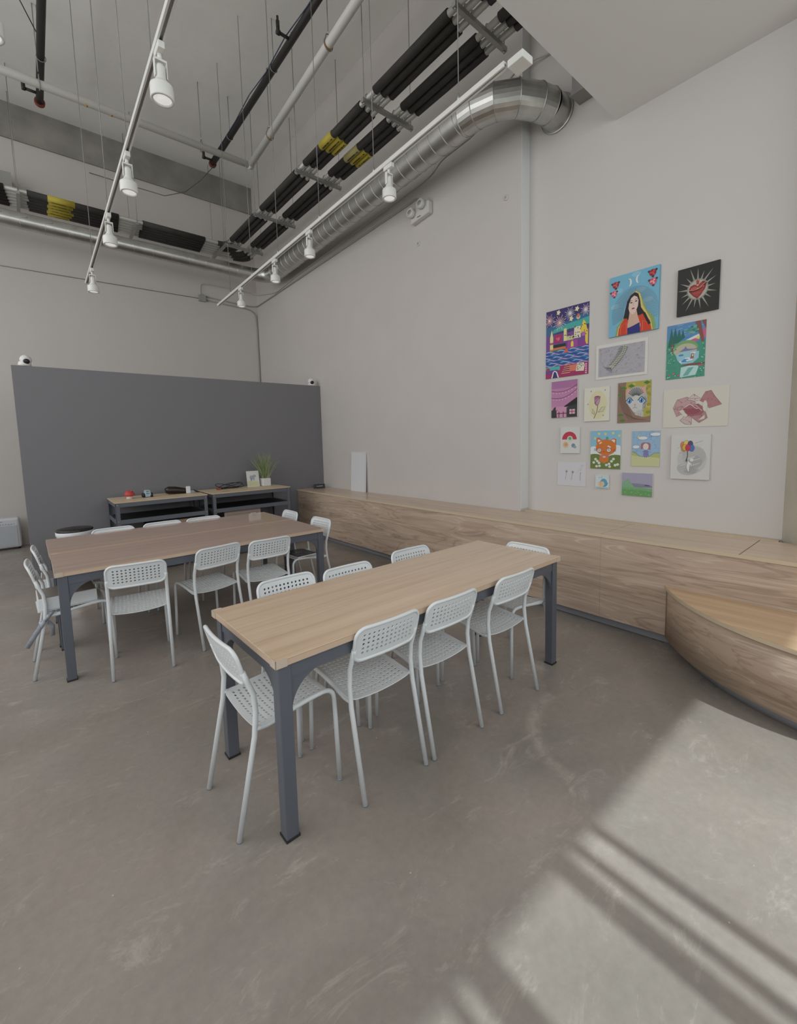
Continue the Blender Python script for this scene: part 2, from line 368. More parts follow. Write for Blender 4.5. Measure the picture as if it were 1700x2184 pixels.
# ------------------------------------------------------------------ tables
def table(label, x0, x1, y0, y1, th, topm, guards=True, group=None, zt=0.75):
    t = thing('work_table', label, 'table', (x0, y0, 0), group)
    L_, D_ = x1-x0, y1-y0; lg, ins, th_ = 0.054, 0.0135, 0.028
    def W(b): # local coordinates -> stays local since parent origin handles it
        b.v = [v+Vector((x0, y0, 0)) for v in b.v]; return b
    b = MB().box(0, L_, 0, D_, zt-0.004, zt); bevel(W(b).build('tabletop', topm, t), 0.0015, 1)
    b = MB().box(0.0005, L_-0.0005, 0.0005, D_-0.0005, zt-th_, zt-0.0042); W(b).build('edge_band', T_EDGE, t)
    a0, a1 = zt-th_-0.062, zt-th_-0.001
    for (x, y) in ((ins, ins), (L_-ins-lg, ins), (ins, D_-ins-lg), (L_-ins-lg, D_-ins-lg)):
        b = MB().box(x, x+lg, y, y+lg, 0.006, a1); o = bevel(W(b).build('leg', STEEL_T, t), 0.003, 2)
        b = MB().box(x-0.003, x+lg+0.003, y-0.003, y+lg+0.003, 0, 0.010); W(b).build('foot_plate', BLACKP, o)
    # aprons and quarter-round gussets
    e = ins+lg
    for yy in (ins+0.006, D_-ins-0.030):
        W(MB().box(e+0.001, L_-e-0.001, yy, yy+0.024, a0, a1)).build('apron', STEEL_T, t)
        for sx, xx in ((1, e+0.001), (-1, L_-e-0.001)):
            R = 0.15
            pts = [(0, 0)]+[(R-R*math.cos(a) if False else R*(1-math.sin(a)), -R*(1-math.cos(a))) for a in [PI/2*i/12 for i in range(13)]]
            pts = [(0, 0), (R, 0)]+[(R*(1-math.sin(a)), -R*(1-math.cos(a))) for a in [PI/2*i/12 for i in range(1, 13)]]
            Mx = Matrix(((sx, 0, 0, xx), (0, 0, 1, yy+0.006), (0, 1, 0, a0-0.001), (0, 0, 0, 1)))
            W(MB().prism(pts, 0, 0.012, M=Mx)).build('gusset', STEEL_T, t)
    for xx in (ins+0.006, L_-ins-0.030):
        W(MB().box(xx, xx+0.024, e+0.001, D_-e-0.001, a0, a1)).build('apron', STEEL_T, t)
        for sy, yy in ((1, e+0.001), (-1, D_-e-0.001)):
            R = 0.15
            pts = [(0, 0), (R, 0)]+[(R*(1-math.sin(a)), -R*(1-math.cos(a))) for a in [PI/2*i/12 for i in range(1, 13)]]
            Mx = Matrix(((0, 0, 1, xx+0.006), (sy, 0, 0, yy), (0, 1, 0, a0-0.001), (0, 0, 0, 1)))
            W(MB().prism(pts, 0, 0.012, M=Mx)).build('gusset', STEEL_T, t)
    if guards:
        gm = mat('clear_guard', 'c9b9a8', 0.25)
        for (x, y, sx, sy) in ((0, 0, 1, 1), (L_, 0, -1, 1), (0, D_, 1, -1), (L_, D_, -1, -1)):
            b = MB(); f = lambda a, c: (min(a, c), max(a, c))
            xa, xb_ = f(x-sx*0.003, x+sx*0.045); ya, yb_ = f(y-sy*0.003, y+sy*0.0005)
            b.box(xa, xb_, ya, yb_, zt-th_-0.001, zt+0.002)
            xa, xb_ = f(x-sx*0.003, x+sx*0.0005); ya, yb_ = f(y-sy*0.003, y+sy*0.045)
            b.box(xa, xb_, ya, yb_, zt-th_-0.001, zt+0.002)
            W(b).build('corner_guard', gm, t)
    t.rotation_euler.z = th
    return t
table('near wood-topped table with dark steel legs standing closest to the camera', 0.630, 2.678, 1.486, 2.184, 0.018, T_TOP)
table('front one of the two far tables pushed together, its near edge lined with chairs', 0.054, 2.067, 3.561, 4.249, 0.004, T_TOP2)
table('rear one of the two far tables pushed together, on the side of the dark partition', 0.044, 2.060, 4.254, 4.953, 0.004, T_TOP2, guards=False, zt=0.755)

# ------------------------------------------------------------------ chairs
def holed(nx, ny, hx_, hy_, ow, oh, rad, fmap, er, ez):
    """panel with nx*ny holes. inner half-size hx_,hy_; outer half-size ow,oh with corner radius rad"""
    b = MB(); key = {}
    def V(u, v):
        k = (round(u, 6), round(v, 6))
        if k not in key: key[k] = len(b.v); b.v.append(Vector(fmap(u, v)))
        return key[k]
    def F(ids): b.f.append(ids); b.mi.append(0); b.sm.append(False)
    cx_, cy_ = 2*hx_/nx, 2*hy_/ny
    for i in range(nx):
        for j in range(ny):
            cu, cv = -hx_+(i+0.5)*cx_, -hy_+(j+0.5)*cy_
            o8 = [(cu+cx_/2, cv), (cu+cx_/2, cv+cy_/2), (cu, cv+cy_/2), (cu-cx_/2, cv+cy_/2), (cu-cx_/2, cv), (cu-cx_/2, cv-cy_/2), (cu, cv-cy_/2), (cu+cx_/2, cv-cy_/2)]
            i8 = [(cu+er*math.cos(PI/4*k), cv+ez*math.sin(PI/4*k)) for k in range(8)]
            O = [V(*p) for p in o8]; I = [V(*p) for p in i8]
            for k in range(8): F([O[k], O[(k+1) % 8], I[(k+1) % 8], I[k]])
    ring = []
    for i in range(2*nx): ring.append((-hx_+i*cx_/2, -hy_))
    for j in range(2*ny): ring.append((hx_, -hy_+j*cy_/2))
    for i in range(2*nx): ring.append((hx_-i*cx_/2, hy_))
    for j in range(2*ny): ring.append((-hx_, hy_-j*cy_/2))
    out = []
    for (u, v) in ring:
        U, Vv = u/hx_*ow, v/hy_*oh; ax, ay = ow-rad, oh-rad
        if abs(U) > ax and abs(Vv) > ay:
            cx0, cy0 = math.copysign(ax, U), math.copysign(ay, Vv); d = math.hypot(U-cx0, Vv-cy0) or 1
            U, Vv = cx0+(U-cx0)/d*rad, cy0+(Vv-cy0)/d*rad
        out.append((U, Vv))
    n = len(ring); A = [V(*p) for p in ring]; mid = [V(*lerp(p, q, 0.5)) for p, q in zip(ring, out)]; B = [V(*p) for p in out]
    for k in range(n):
        k2 = (k+1) % n; F([A[k], mid[k], mid[k2], A[k2]]); F([mid[k], B[k], B[k2], mid[k2]])
    return b, out

def back_map(u, v):      # u across, v up; v=0 is mid height of the back panel
    z = 0.693+v; y = -0.168-(z-0.62)*0.28-0.014*(1-(u/0.18)**2)
    return (u, y, z)
def seat_z(x, y):
    z = 0.447+0.010*min(1, max(-1, (y-0.03)/0.12))
    z -= (0.020 if y < 0 else 0.020-0.016*min(1, y/0.18))*max(0, 1-(x/0.175)**2)**0.8
    if y > 0.175: z -= (y-0.175)**2*9
    return z
def seat_map(u, v): return (u, v+0.025, seat_z(u, v+0.025))

def make_chair():
    t = thing('perforated_chair', '', 'chair', (0, 0, 0), 'white perforated chairs around the tables')
    b, out = holed(13, 12, 0.155, 0.150, 0.176, 0.170, 0.03, seat_map, 0.0084, 0.0062)
    s = b.build('seat', WHITE, t); md = s.modifiers.new('thick', 'SOLIDIFY'); md.thickness = 0.005; md.offset = -1
    b, out = holed(12, 5, 0.146, 0.053, 0.176, 0.079, 0.045, back_map, 0.0066, 0.0062)
    s = b.build('backrest', WHITE, t); md = s.modifiers.new('thick', 'SOLIDIFY'); md.thickness = 0.005; md.offset = 0
    rim = MB().tube([Vector(back_map(*p)) for p in out], 0.0085, 8, closed=True); rim.build('back_rim', WHITE, t)
    for sx in (-1, 1):
        foot = (sx*0.180, -0.235, 0.004)
        p = [foot, (sx*0.178, -0.150, 0.40), (sx*0.177, -0.140, 0.50), (sx*0.1765, -0.146, 0.575), (sx*0.1755, -0.168, 0.635), (sx*0.174, -0.182, 0.675)]
        lg = MB().tube(p, 0.0112, 12).build('leg', WHITE, t)
        MB().tube([(foot[0], foot[1], 0.0), (foot[0], foot[1]+0.001, 0.007)], 0.0122, 12).build('foot_cap', KICK, lg)
        foot = (sx*0.178, 0.235, 0.004)
        p = [foot]+[tuple(v) for v in fillet([(sx*0.172, 0.228, 0.30), (sx*0.170, 0.224, 0.452), (sx*0.170, 0.10, 0.448), (sx*0.170, -0.02, 0.430), (sx*0.172, -0.10, 0.418), (sx*0.177, -0.146, 0.430)], 0.07, 6)]
        lg = MB().tube(p, 0.0105, 12).build('leg', WHITE, t)
        MB().tube([(foot[0], foot[1], 0.0), (foot[0], foot[1]-0.0005, 0.007)], 0.0118, 12).build('foot_cap', KICK, lg)
    return t
chair0 = make_chair(); used = [False]
def place_chair(x, y, deg, label):
    """x,y = middle of the two rear feet; deg 0 faces +y"""
    a = math.radians(deg); cx_, cy_ = x-math.sin(a)*0.235, y+math.cos(a)*0.235
    if not used[0]: r = chair0; used[0] = True
    else:
        r = chair0.copy(); C.objects.link(r)
        for ch in list(chair0.children):
            c = ch.copy(); C.objects.link(c); c.parent = r
            for g in list(ch.children):
                d = g.copy(); C.objects.link(d); d.parent = c
    r.location = (cx_, cy_, 0); r.rotation_euler = (0, 0, a); r['label'] = label
    return r
place_chair(0.503, 1.812, -89, 'white perforated chair at the left end of the near table, closest chair to the camera')
place_chair(1.157, 1.443, 0, 'leftmost of the three white chairs along the camera side of the near table')
place_chair(1.570, 1.440, 0, 'middle of the three white chairs on the camera side of the near table')
place_chair(2.102, 1.440, 0, 'rightmost of the three white chairs on the camera side of the near table')
place_chair(1.085, 2.370, 180, 'leftmost white chair tucked behind the near table, only its back showing')
place_chair(1.475, 2.312, 180, 'middle white chair tucked behind the near table, only its back showing')
place_chair(2.045, 2.360, 180, 'rightmost white chair tucked behind the near table, closest to the bench')
place_chair(2.742, 1.800, 90, 'white chair at the right end of the near table with its back to the bench')
place_chair(0.481, 3.345, -8.8, 'leftmost white chair on the camera side of the far tables, slightly turned')
place_chair(1.068, 3.440, 10, 'middle white chair on the camera side of the far tables, turned a little')
place_chair(1.463, 3.395, 0, 'rightmost white chair on the camera side of the far tables')
place_chair(0.560, 5.055, 180, 'white chair behind the far tables nearest the trash can')
place_chair(0.990, 5.040, 180, 'middle white chair behind the far tables in front of the left shelf unit')
place_chair(1.390, 5.020, 180, 'white chair behind the far tables furthest from the trash can')
place_chair(-0.100, 3.935, -90, 'left-end chair of the far tables with a grey strap tied to its leg')
place_chair(-0.065, 4.490, -90, 'left-end chair of the far tables further from the camera, no strap')
place_chair(2.275, 3.950, 92, 'right-end chair of the far tables with a magazine on its seat')
place_chair(2.270, 4.640, 90, 'right-end chair of the far tables with a dark bag on its seat')

# ------------------------------------------------------------------ ducts
def duct_mesh(path, r, pitch, start=0.0, rib=0.0045):
    b = MB().tube(path, r, 28, cap=False)
    P = [Vector(p) for p in path]; d = start
    for p, q in zip(P, P[1:]):
        L_ = (q-p).length; T = (q-p).normalized()
        nrm = T.cross(Vector((0, 0, 1))).normalized(); bi = T.cross(nrm)
        while d < L_:
            c = p+T*d
            ring = [c+nrm*math.cos(2*PI*k/28)*(r+0.002)+bi*math.sin(2*PI*k/28)*(r+0.002)+T*(0.10*k/28) for k in range(28)]
            b.tube(ring, rib, 5, closed=True); d += pitch
        d -= L_
    return b
SDX0, SDX1 = 3.48, 3.735
d = thing('spiral_duct', 'large round galvanised duct running high along the white right wall and elbowing into it', 'duct', (3.6, 5.4, 4.55))
duct_mesh([(SDX0+0.006, 3.02, 4.63), (SDX1, 7.86, 4.70)], 0.146, 0.175).build('straight_run', GALV, d)
# gored elbow, then collar into the wall
cpts = [(SDX0+0.006, 3.02)]
ec = (SDX0+0.47, 2.95); 
el = [(SDX0, 3.02)]+[(ec[0]-0.47*math.cos(a), ec[1]-0.50*math.sin(a)) for a in [PI/2*k/4 for k in (0.35, 1.3, 2.3, 3.4)]]+[(XW2-0.16, 2.43)]
gm = MB().tube([(x, y, 4.63) for x, y in el], 0.147, 28, cap=False); gm.sm = [False]*len(gm.sm)
gm.build('elbow', GALV, d)
for k in range(len(el)):
    x, y = el[k]; a = el[max(0, k-1)]; c = el[min(len(el)-1, k+1)]
    T = Vector((c[0]-a[0], c[1]-a[1], 0)).normalized(); n_ = T.cross(Vector((0, 0, 1)))
    MB().tube([Vector((x, y, 4.63))+n_*0.149*math.cos(2*PI*j/28)+Vector((0, 0, 0.149*math.sin(2*PI*j/28))) for j in range(28)], 0.0045, 6, closed=True).build('seam_ring', GALV, d)
MB().tube([(XW2-0.17, 2.43, 4.63), (XW2-0.002, 2.43, 4.63)], 0.146, 28, cap=False).build('wall_stub', GALV, d)
MB().lathe([(0.155, 0), (0.168, 0.0), (0.168, 0.012), (0.150, 0.014)], (XW2-0.016, 2.43, 4.63), 28, M=Matrix.Rotation(PI/2, 3, 'Y')).build('wall_flange', GALV, d)
d = thing('spiral_duct', 'slimmer round galvanised duct running high across the back of the room', 'duct', (-0.5, 8.18, 4.59))
duct_mesh([(-4.45, 8.18, 4.70), (3.42, 8.18, 4.70)], 0.108, 0.27, rib=0.0035).build('straight_run', GALV, d)
el = [(3.42, 8.18), (3.56, 8.165), (3.66, 8.10), (3.715, 8.01), (SDX1, 7.90)]
MB().tube([(x, y, 4.70) for x, y in el], [0.112, 0.118, 0.126, 0.135, 0.146], 28, cap=False).build('elbow', GALV, d)

# ------------------------------------------------------------------ insulated pipes on trapeze hangers
ZT = 5.20
PX = [3.115, 3.205, 3.295, 3.495, 3.585, 3.675]; PYB = [8.555+0.1*i for i in range(6)]
strutY = [2.75, 4.075, 5.62, 7.05, 8.40]; strutX = [0.165, 1.65, 3.05]
names_ = ['innermost', 'second from the inside', 'third from the inside', 'third from the outside', 'second from the outside', 'outermost']
for i in range(6):
    z = ZT+0.022+0.036
    p = thing('insulated_pipe', '%s of the six black-wrapped pipes below the ceiling' % names_[i], 'pipe', (PX[i], PYB[i], z-0.036), 'black insulated pipes on hangers')
    cor = fillet([(XL+0.02, PYB[i], z), (PX[i], PYB[i], z), (PX[i], YS+0.02, z)], 0.16+0.02*i, 8)
    MB().tube(cor, 0.030, 12).build('pipe', EMT, p)
    # sleeves
    segs = []
    xa = XL+0.05
    cuts = sorted(strutX)
    lo = xa
    for c in cuts:
        g0, g1 = (0.10, 0.10) if c < 1 else ((0.20, 0.09) if c < 2 else (0.27, 0.08))
        segs.append(('x', lo, c-g0-0.01*(5-i))); lo = c+g1+0.012*(i % 3)
    
    lo = YS+0.05
    for c in strutY:
        g = 0.13+0.02*(i % 3); segs.append(('y', lo, c-g)); lo = c+g
    rI = 0.043
    for ax, a, b_ in segs:
        if b_-a < 0.05: continue
        jit = 0.0015*math.sin(i*2.1+a)
        if ax == 'x': pts = [(lerp((a,), (b_,), t)[0], PYB[i]+0.002*math.sin(5*t+i), z+jit) for t in (0, .5, 1)]
        else: pts = [(PX[i]+0.0015*math.sin(5*t+i), lerp((a,), (b_,), t)[0], z+jit) for t in (0, .5, 1)]
        MB().tube(pts, rI, 14).build('insulation_sleeve', INS, p)
    # corner sleeve
    r_ = 0.16+0.02*i
    cs = [v for v in cor[1:-1]]
    MB().tube(cs, rI, 12).build('insulation_sleeve', INS, p)
    # yellow label sleeves with printed line and flow arrow on the underside
    for ax, a, b_, mm in (('x', 0.50+0.012*(i % 2), 0.83-0.02*(i % 3), YEL), ('y', 4.79-(0.02 if i % 3 == 1 else 0), 5.07+(0.02 if i > 2 else 0), YELP if i == 3 else YEL)):
        if ax == 'x': lb = MB().tube([(a, PYB[i], z), (b_, PYB[i], z)], rI+0.0035, 16).build('label_sleeve', mm, p); mk = lambda u, w: (a+u*(b_-a), PYB[i]-0.006+w, z-rI-0.0052)
        else: lb = MB().tube([(PX[i], a, z), (PX[i], b_, z)], rI+0.0035, 16).build('label_sleeve', mm, p); mk = lambda u, w: (PX[i]-w-0.008, b_-u*(b_-a), z-rI-0.0052)
        tb = MB(); u = 0.14
        random.seed(i*7+(1 if ax == 'x' else 0))
        while u < 0.76:
            wd = 0.022
            if random.random() < 0.86:
                vs = [mk(u, -0.010), mk(u+wd, -0.010), mk(u+wd, 0.010), mk(u, 0.010)]
                tb.add(vs, [(0, 1, 2, 3)]); tb.add([tuple(Vector(v)-Vector((0, 0, 0.0006))) for v in vs], [(3, 2, 1, 0)])
            u += 0.032
        ar = [mk(0.80, -0.006), mk(0.86, -0.006), mk(0.86, -0.012), mk(0.93, 0), mk(0.86, 0.012), mk(0.86, 0.006), mk(0.80, 0.006)]
        tb.add(ar, [tuple(range(7))]); tb.build('printed_marks', INK, lb)
for k, y in enumerate(strutY):
    t = thing('trapeze_hanger', 'strut hanger under the wall-side black pipes, ' + ['nearest the low ceiling edge', 'second from the low ceiling edge', 'just past the yellow pipe labels', 'second from the back corner', 'at the back corner'][k], 'pipe hanger', (3.39, y, ZT-0.02), 'strut hangers')
    b = MB().box(3.03, 3.75, y-0.02, y+0.02, ZT-0.02, ZT+0.02); b.box(3.03, 3.75, y-0.011, y+0.011, ZT-0.0205, ZT-0.02)
    b.build('strut', ZINC, t)
    for x in (3.055, 3.728):
        MB().tube([(x, y, ZT-0.04), (x, y, ZC-0.001)], 0.0048, 6).build('threaded_rod', ROD, t)
        MB().lathe([(0.013, 0), (0.013, 0.012)], (x, y, ZT-0.034), 6).build('nut', ZINC, t)
    for x in PX:
        MB().tube([(x+0.036*math.cos(a), y+0.005, ZT+0.058+0.036*math.sin(a)) for a in [PI*q/10 for q in range(-1, 12)]], 0.004, 6).build('pipe_clamp', ZINC, t)
for k, x in enumerate(strutX):
    t = thing('trapeze_hanger', 'strut hanger under the back-wall black pipes, ' + ['left of the yellow labels', 'midway along the back run', 'next to the back corner'][k], 'pipe hanger', (x, 8.8, ZT-0.02), 'strut hangers')
    MB().box(x-0.02, x+0.02, 8.47, 9.14, ZT-0.02, ZT+0.02).build('strut', ZINC, t)
    for y in (8.49, 9.12):
        MB().tube([(x, y, ZT-0.04), (x, y, ZC-0.001)], 0.0048, 6).build('threaded_rod', ROD, t)
    for y in PYB:
        MB().tube([(x+0.005, y+0.036*math.cos(a), ZT+0.058+0.036*math.sin(a)) for a in [PI*q/10 for q in range(-1, 12)]], 0.004, 6).build('pipe_clamp', ZINC, t)

# ------------------------------------------------------------------ white and black pipes near the ceiling
t = thing('white_pipe', 'white pipe hung below the ceiling, running across the room to a corner joint', 'pipe', (0, 7.2, 5.95))
MB().tube([(XL+0.02, 7.24, 6.0), (3.12, 7.18, 6.0)], 0.048, 16).build('pipe', WMET, t)
MB().tube([(3.04, 7.18, 6.0), (3.10, 7.18, 6.0)], 0.056, 16).build('coupling', WMET, t)
for x in (0.92, 1.19, 2.335, -1.6):
    MB().tube([(x-0.015, 7.20, 6.0), (x+0.015, 7.20, 6.0)], 0.0495, 16).build('yellow_band', mat('pipe_band', 'b9944a', 0.6), t)
for x in (-1.6, 0.45, 2.335):
    hb = MB().tube([(x, 7.2, 6.14), (x, 7.2, ZC-0.001)], 0.0055, 6); hb.tube([(x, 7.2+0.056*math.cos(a), 6.0+0.065*math.sin(a)+(0.04 if math.sin(a) > 0.8 else 0)) for a in [2*PI*q/16 for q in range(16)]], 0.006, 6, closed=True)
    hb.build('clevis_hanger', ROD, t)
t = thing('white_pipe', 'white pipe hung below the ceiling, running from the corner joint towards the camera', 'pipe', (3, 5, 5.95))
MB().tube([(3.07, 7.13, 6.0), (2.80, 1.90, 6.0)], 0.048, 16).build('pipe', WMET, t)
for (x, y) in ((3.03, 6.34), (2.935, 4.55)):
    MB().tube([(x-0.001, y-0.015, 6.0), (x+0.001, y+0.015, 6.0)], 0.0495, 16).build('yellow_band', mat('pipe_band', 'b9944a', 0.6), t)
    hb = MB().tube([(x, y, 6.14), (x, y, ZC-0.001)], 0.0055, 6); hb.tube([(x+0.056*math.cos(a), y, 6.0+0.065*math.sin(a)+(0.04 if math.sin(a) > 0.8 else 0)) for a in [2*PI*q/16 for q in range(16)]], 0.006, 6, closed=True)
    hb.build('clevis_hanger', ROD, t)
for k, (x0, y0, x1, lab, subs) in enumerate(((2.775, 8.03, 2.775, 'black iron sprinkler pipe running beside the white pipe with a blue cable along it', (7.95, 5.10)), (0.492, 8.09, 0.455, 'black iron sprinkler pipe at the left with a red end cap', (7.92,)))):
    t = thing('sprinkler_pipe', lab, 'pipe', (x0, 5, 6.25), 'black iron pipes')
    MB().tube([(x0, y0, 6.32), (x1, 1.9, 6.32)], 0.042, 14).build('pipe', BLACKP, t)
    MB().tube([(x0, y0-0.01, 6.32), (x0, y0+0.035, 6.32)], 0.06, 14).build('end_cap', REDF, t)
    for y in subs:
        s_ = MB().tube([(x0, y, 6.32), (x0-0.17, y, 6.32)], 0.018, 8); s_.tube([(x0-0.17, y, 6.30), (x0-0.17, y, 6.44)], 0.022, 8); s_.tube([(x0-0.17, y, 6.44), (x0-0.17, y, 6.49)], 0.014, 8)
        s_.tube([(x0-0.19, y, 6.32), (x0-0.15, y, 6.32)], 0.028, 8)
        s_.build('sprinkler_branch', BLACKP, t)
    for y in (7.2, 5.6, 3.4):
        MB().tube([(x0, y, 6.36), (x0, y, ZC-0.001)], 0.0055, 6).build('threaded_rod', ROD, t)
        MB().tube([(x0+0.048*math.cos(a), y, 6.32+0.048*math.sin(a)) for a in [2*PI*q/14 for q in range(14)]], 0.005, 6, closed=True).build('pipe_ring', ROD, t)
    if k == 0:
        MB().tube([(x0-0.045, y0-0.1-0.55*q, 6.33+(0.05 if q in (3, 5) else 0)) for q in range(11)], 0.007, 6).build('blue_cable', mat('blue_cable', '3c4c62', 0.5), t)
tag(MB().tube([(2.77, 7.95, 6.25), (2.62, 8.2, 6.08), (2.45, 8.55, 5.98), (2.2, 8.9, 5.98), (1.6, 9.15, 6.10), (1.15, 9.34, 6.20)], 0.006, 6).build('slack_cable', mat('grey_cable', '4d5054', 0.6)), 'thin grey cable drooping from the black pipe end across to the raw concrete band', 'cable')
tag(MB().tube([(0.46, 6.9, 6.36), (0.1, 6.2, 6.55), (-0.5, 5.2, 6.86)], 0.006, 6).build('slack_cable', mat('grey_cable', '4d5054', 0.6)), 'thin cable slanting away from the left black pipe to the upper left', 'cable')

# ------------------------------------------------------------------ lighting tracks and spots
def track(label, p0, p1, cables):
    t = thing('lighting_track', label, 'lighting track', ((p0[0]+p1[0])/2, (p0[1]+p1[1])/2, p0[2]))
    a = Vector(p0); b_ = Vector(p1); T = (b_-a).normalized(); n_ = T.cross(Vector((0, 0, 1)))
    b = MB()
    for o0, o1, z0, z1 in ((-0.018, 0.018, 0.012, 0.022), (-0.018, -0.008, -0.010, 0.0119), (0.008, 0.018, -0.010, 0.0119)):
        vs = [a+n_*o0+Vector((0, 0, z0)), a+n_*o1+Vector((0, 0, z0)), b_+n_*o1+Vector((0, 0, z0)), b_+n_*o0+Vector((0, 0, z0))]
        vs += [v+Vector((0, 0, z1-z0)) for v in vs]
        b.add(vs, [(3, 2, 1, 0), (4, 5, 6, 7), (0, 1, 5, 4), (1, 2, 6, 5), (2, 3, 7, 6), (3, 0, 4, 7)])
    b.build('rail', WMET, t)
    b = MB(); vs = [a+n_*-0.0075+Vector((0, 0, 0.006)), a+n_*0.0075+Vector((0, 0, 0.006)), b_+n_*0.0075+Vector((0, 0, 0.006)), b_+n_*-0.0075+Vector((0, 0, 0.006))]
    b.add(vs, [(0, 1, 2, 3)]); b.build('slot', mat('track_slot', '9a9997', 0.6), t)
    for y in cables:
        f = (y-p0[1])/(p1[1]-p0[1]); q = a.lerp(b_, f)
        MB().tube([q+Vector((0, 0, 0.02)), (q.x, q.y, ZC-0.001)], 0.0032, 6).build('suspension_cable', WIRE, t)
        MB().tube([q+Vector((0, 0, 0.022)), q+Vector((0, 0, 0.07))], [0.012, 0.006], 8).build('cable_grip', ZINC, t)
    return t
T1a, T1b = (2.345, 1.72, 3.75), (2.466, 7.29, 3.75)
T2a, T2b = (0.655, 0.8, 3.60), (0.712, 6.83, 3.60)
track('white lighting track on the right, running beside the big duct from a white power box', T1a, T1b, (2.10, 3.06, 3.99, 4.99, 5.83, 6.69))
track('long white lighting track on the left, coming down from the top of the photo', T2a, T2b, (1.9, 2.8, 3.64, 4.70, 6.05))
T3a, T3b = (-0.72, 0.8, 3.60), (-0.66, 6.6, 3.60)
b = MB(); c = Vector((2.392, 1.652, 3.745)); Mb = Matrix.Translation(c) @ Matrix.Rotation(-0.02, 4, 'Z')
b.box(-0.050, 0.050, -0.054, 0.054, -0.016, 0.026, M=Mb)
o = bevel(b.build('track_power_box', WMET), 0.004); tag(o, 'white square power feed box at the near end of the right lighting track', 'power box')

def make_spot():
    t = thing('track_spotlight', '', 'spotlight', (0, 0, 0), 'white spotlights on the lighting tracks')
    bevel(MB().box(-0.016, 0.016, -0.05, 0.05, -0.045, -0.011).build('adapter', WMET, t), 0.003)
    b = MB().tube([(0, 0.0, -0.045), (0, 0.0, -0.075)], 0.011, 10); b.box(-0.030, 0.030, -0.012, 0.012, -0.083, -0.073)
    b.box(-0.030, -0.026, -0.013, 0.013, -0.16, -0.083); b.box(0.026, 0.030, -0.013, 0.013, -0.16, -0.083); b.build('yoke', WMET, t)
    MB().lathe([(0.002, -0.098), (0.020, -0.10), (0.024, -0.115), (0.0245, -0.165), (0.040, -0.190), (0.0545, -0.20), (0.056, -0.205), (0.056, -0.262), (0.054, -0.266), (0.044, -0.2655), (0.043, -0.256)], (0, 0, 0), 24, cap=False).build('lamp_head', WMET, t)
    MB().lathe([(0.0435, -0.258), (0.030, -0.262), (0.001, -0.2635)], (0, 0, 0), 24, cap=False).build('lens', LENS, t)
    return t
sp0 = make_spot(); first = [True]
def spot(x, y, z, label, tilt=0.0, rz=0.0):
    if first[0]: r = sp0; first[0] = False
    else:
        r = sp0.copy(); C.objects.link(r)
        for ch in list(sp0.children):
            c_ = ch.copy(); C.objects.link(c_); c_.parent = r
    r.location = (x, y, z); r.rotation_euler = (tilt, 0, rz); r['label'] = label
for y, lb in ((2.86, 'nearest one'), (4.22, 'second nearest'), (5.10, 'second furthest'), (6.27, 'furthest one')):
    f = (y-T1a[1])/(T1b[1]-T1a[1]); spot(T1a[0]+(T1b[0]-T1a[0])*f, y, 3.75, 'white spotlight on the right track by the big duct, its %s' % lb)
for y, lb in ((2.63, 'biggest in view'), (3.69, 'second from the top of the photo'), (4.71, 'in front of the back-wall duct'), (6.21, 'at the far end of the rail')):
    f = (y-T2a[1])/(T2b[1]-T2a[1]); spot(T2a[0]+(T2b[0]-T2a[0])*f, y, 3.60, 'white spotlight on the left track, %s' % lb)
spot(0.012, 2.90, 3.74, 'white spotlight cut off by the top left corner of the photo')
t = thing('lighting_track', 'x', 'lighting track', (0.0, 3.0, 3.75))
MB().box(-0.005, 0.03, 2.86, 2.98, 3.738, 3.762).build('rail', WMET, t)
MB().tube([(0.012, 2.97, 3.76), (0.012, 2.97, ZC-0.001)], 0.0032, 6).build('suspension_cable', WIRE, t)
t['label'] = 'short ceiling mount holding the spotlight in the top left corner of the photo'; t['category'] = 'light mount'; t.name = 'light_mount'

# ------------------------------------------------------------------ conduits, emergency light, cameras
CON = mat('conduit_paint', '9a9996', 0.6)
xw = XW-0.016; yb = YB-0.016
c1 = fillet([(2.93, yb, 4.515), (3.75, yb, 4.47), (xw, yb, 4.49), (xw, 8.7, 4.495), (xw, 4.42, 4.57), (xw, 4.25, 4.585), (xw, 4.16, 4.45)], 0.16, 6)
tag(MB().tube(c1, 0.012, 8).build('wall_conduit', CON), 'grey conduit on the white walls leading round the corner to the emergency light', 'conduit')
c2 = fillet([(2.93, yb, 4.445), (3.83, yb, 4.41), (3.96, yb, 4.33), (3.975, yb, 4.0), (3.975, yb, 0.02)], 0.1, 6)
tag(MB().tube(c2, 0.012, 8).build('wall_conduit', CON), 'grey conduit turning down the back corner of the room behind the dark partition', 'conduit')
c3 = fillet([(2.84, yb, 4.50), (2.84, yb, 4.745), (3.0, yb, 4.765), (3.9, yb, 4.765), (xw, yb-0.12, 4.70), (xw, 8.4, 4.53), (xw, 7.4, 4.60), (xw, 4.15, 4.725), (xw, 3.98, 4.755), (xw, 3.84, 4.835), (xw, 3.30, 4.86), (xw, 2.78, 5.20), (XW2-0.02, 2.5, 5.20), (XW2-0.02, 2.1, 5.18)], 0.14, 6)
tag(MB().tube(c3, 0.010, 8).build('wall_conduit', mat('white_conduit', 'c4c3bf', 0.6)), 'white conduit looping out of the junction box and running under the big duct', 'conduit')
tag(MB().tube([(2.80, YB-0.010, 4.46), (-4.4, YB-0.010, 4.36)], 0.006, 6).build('wall_cable', CON), 'thin cable running left from the junction box along the back wall', 'cable')
jb = MB().box(2.80, 2.93, YB-0.06, YB-0.001, 4.405, 4.52); jb.box(2.83, 2.90, YB-0.055, YB-0.005, 4.52, 4.54)
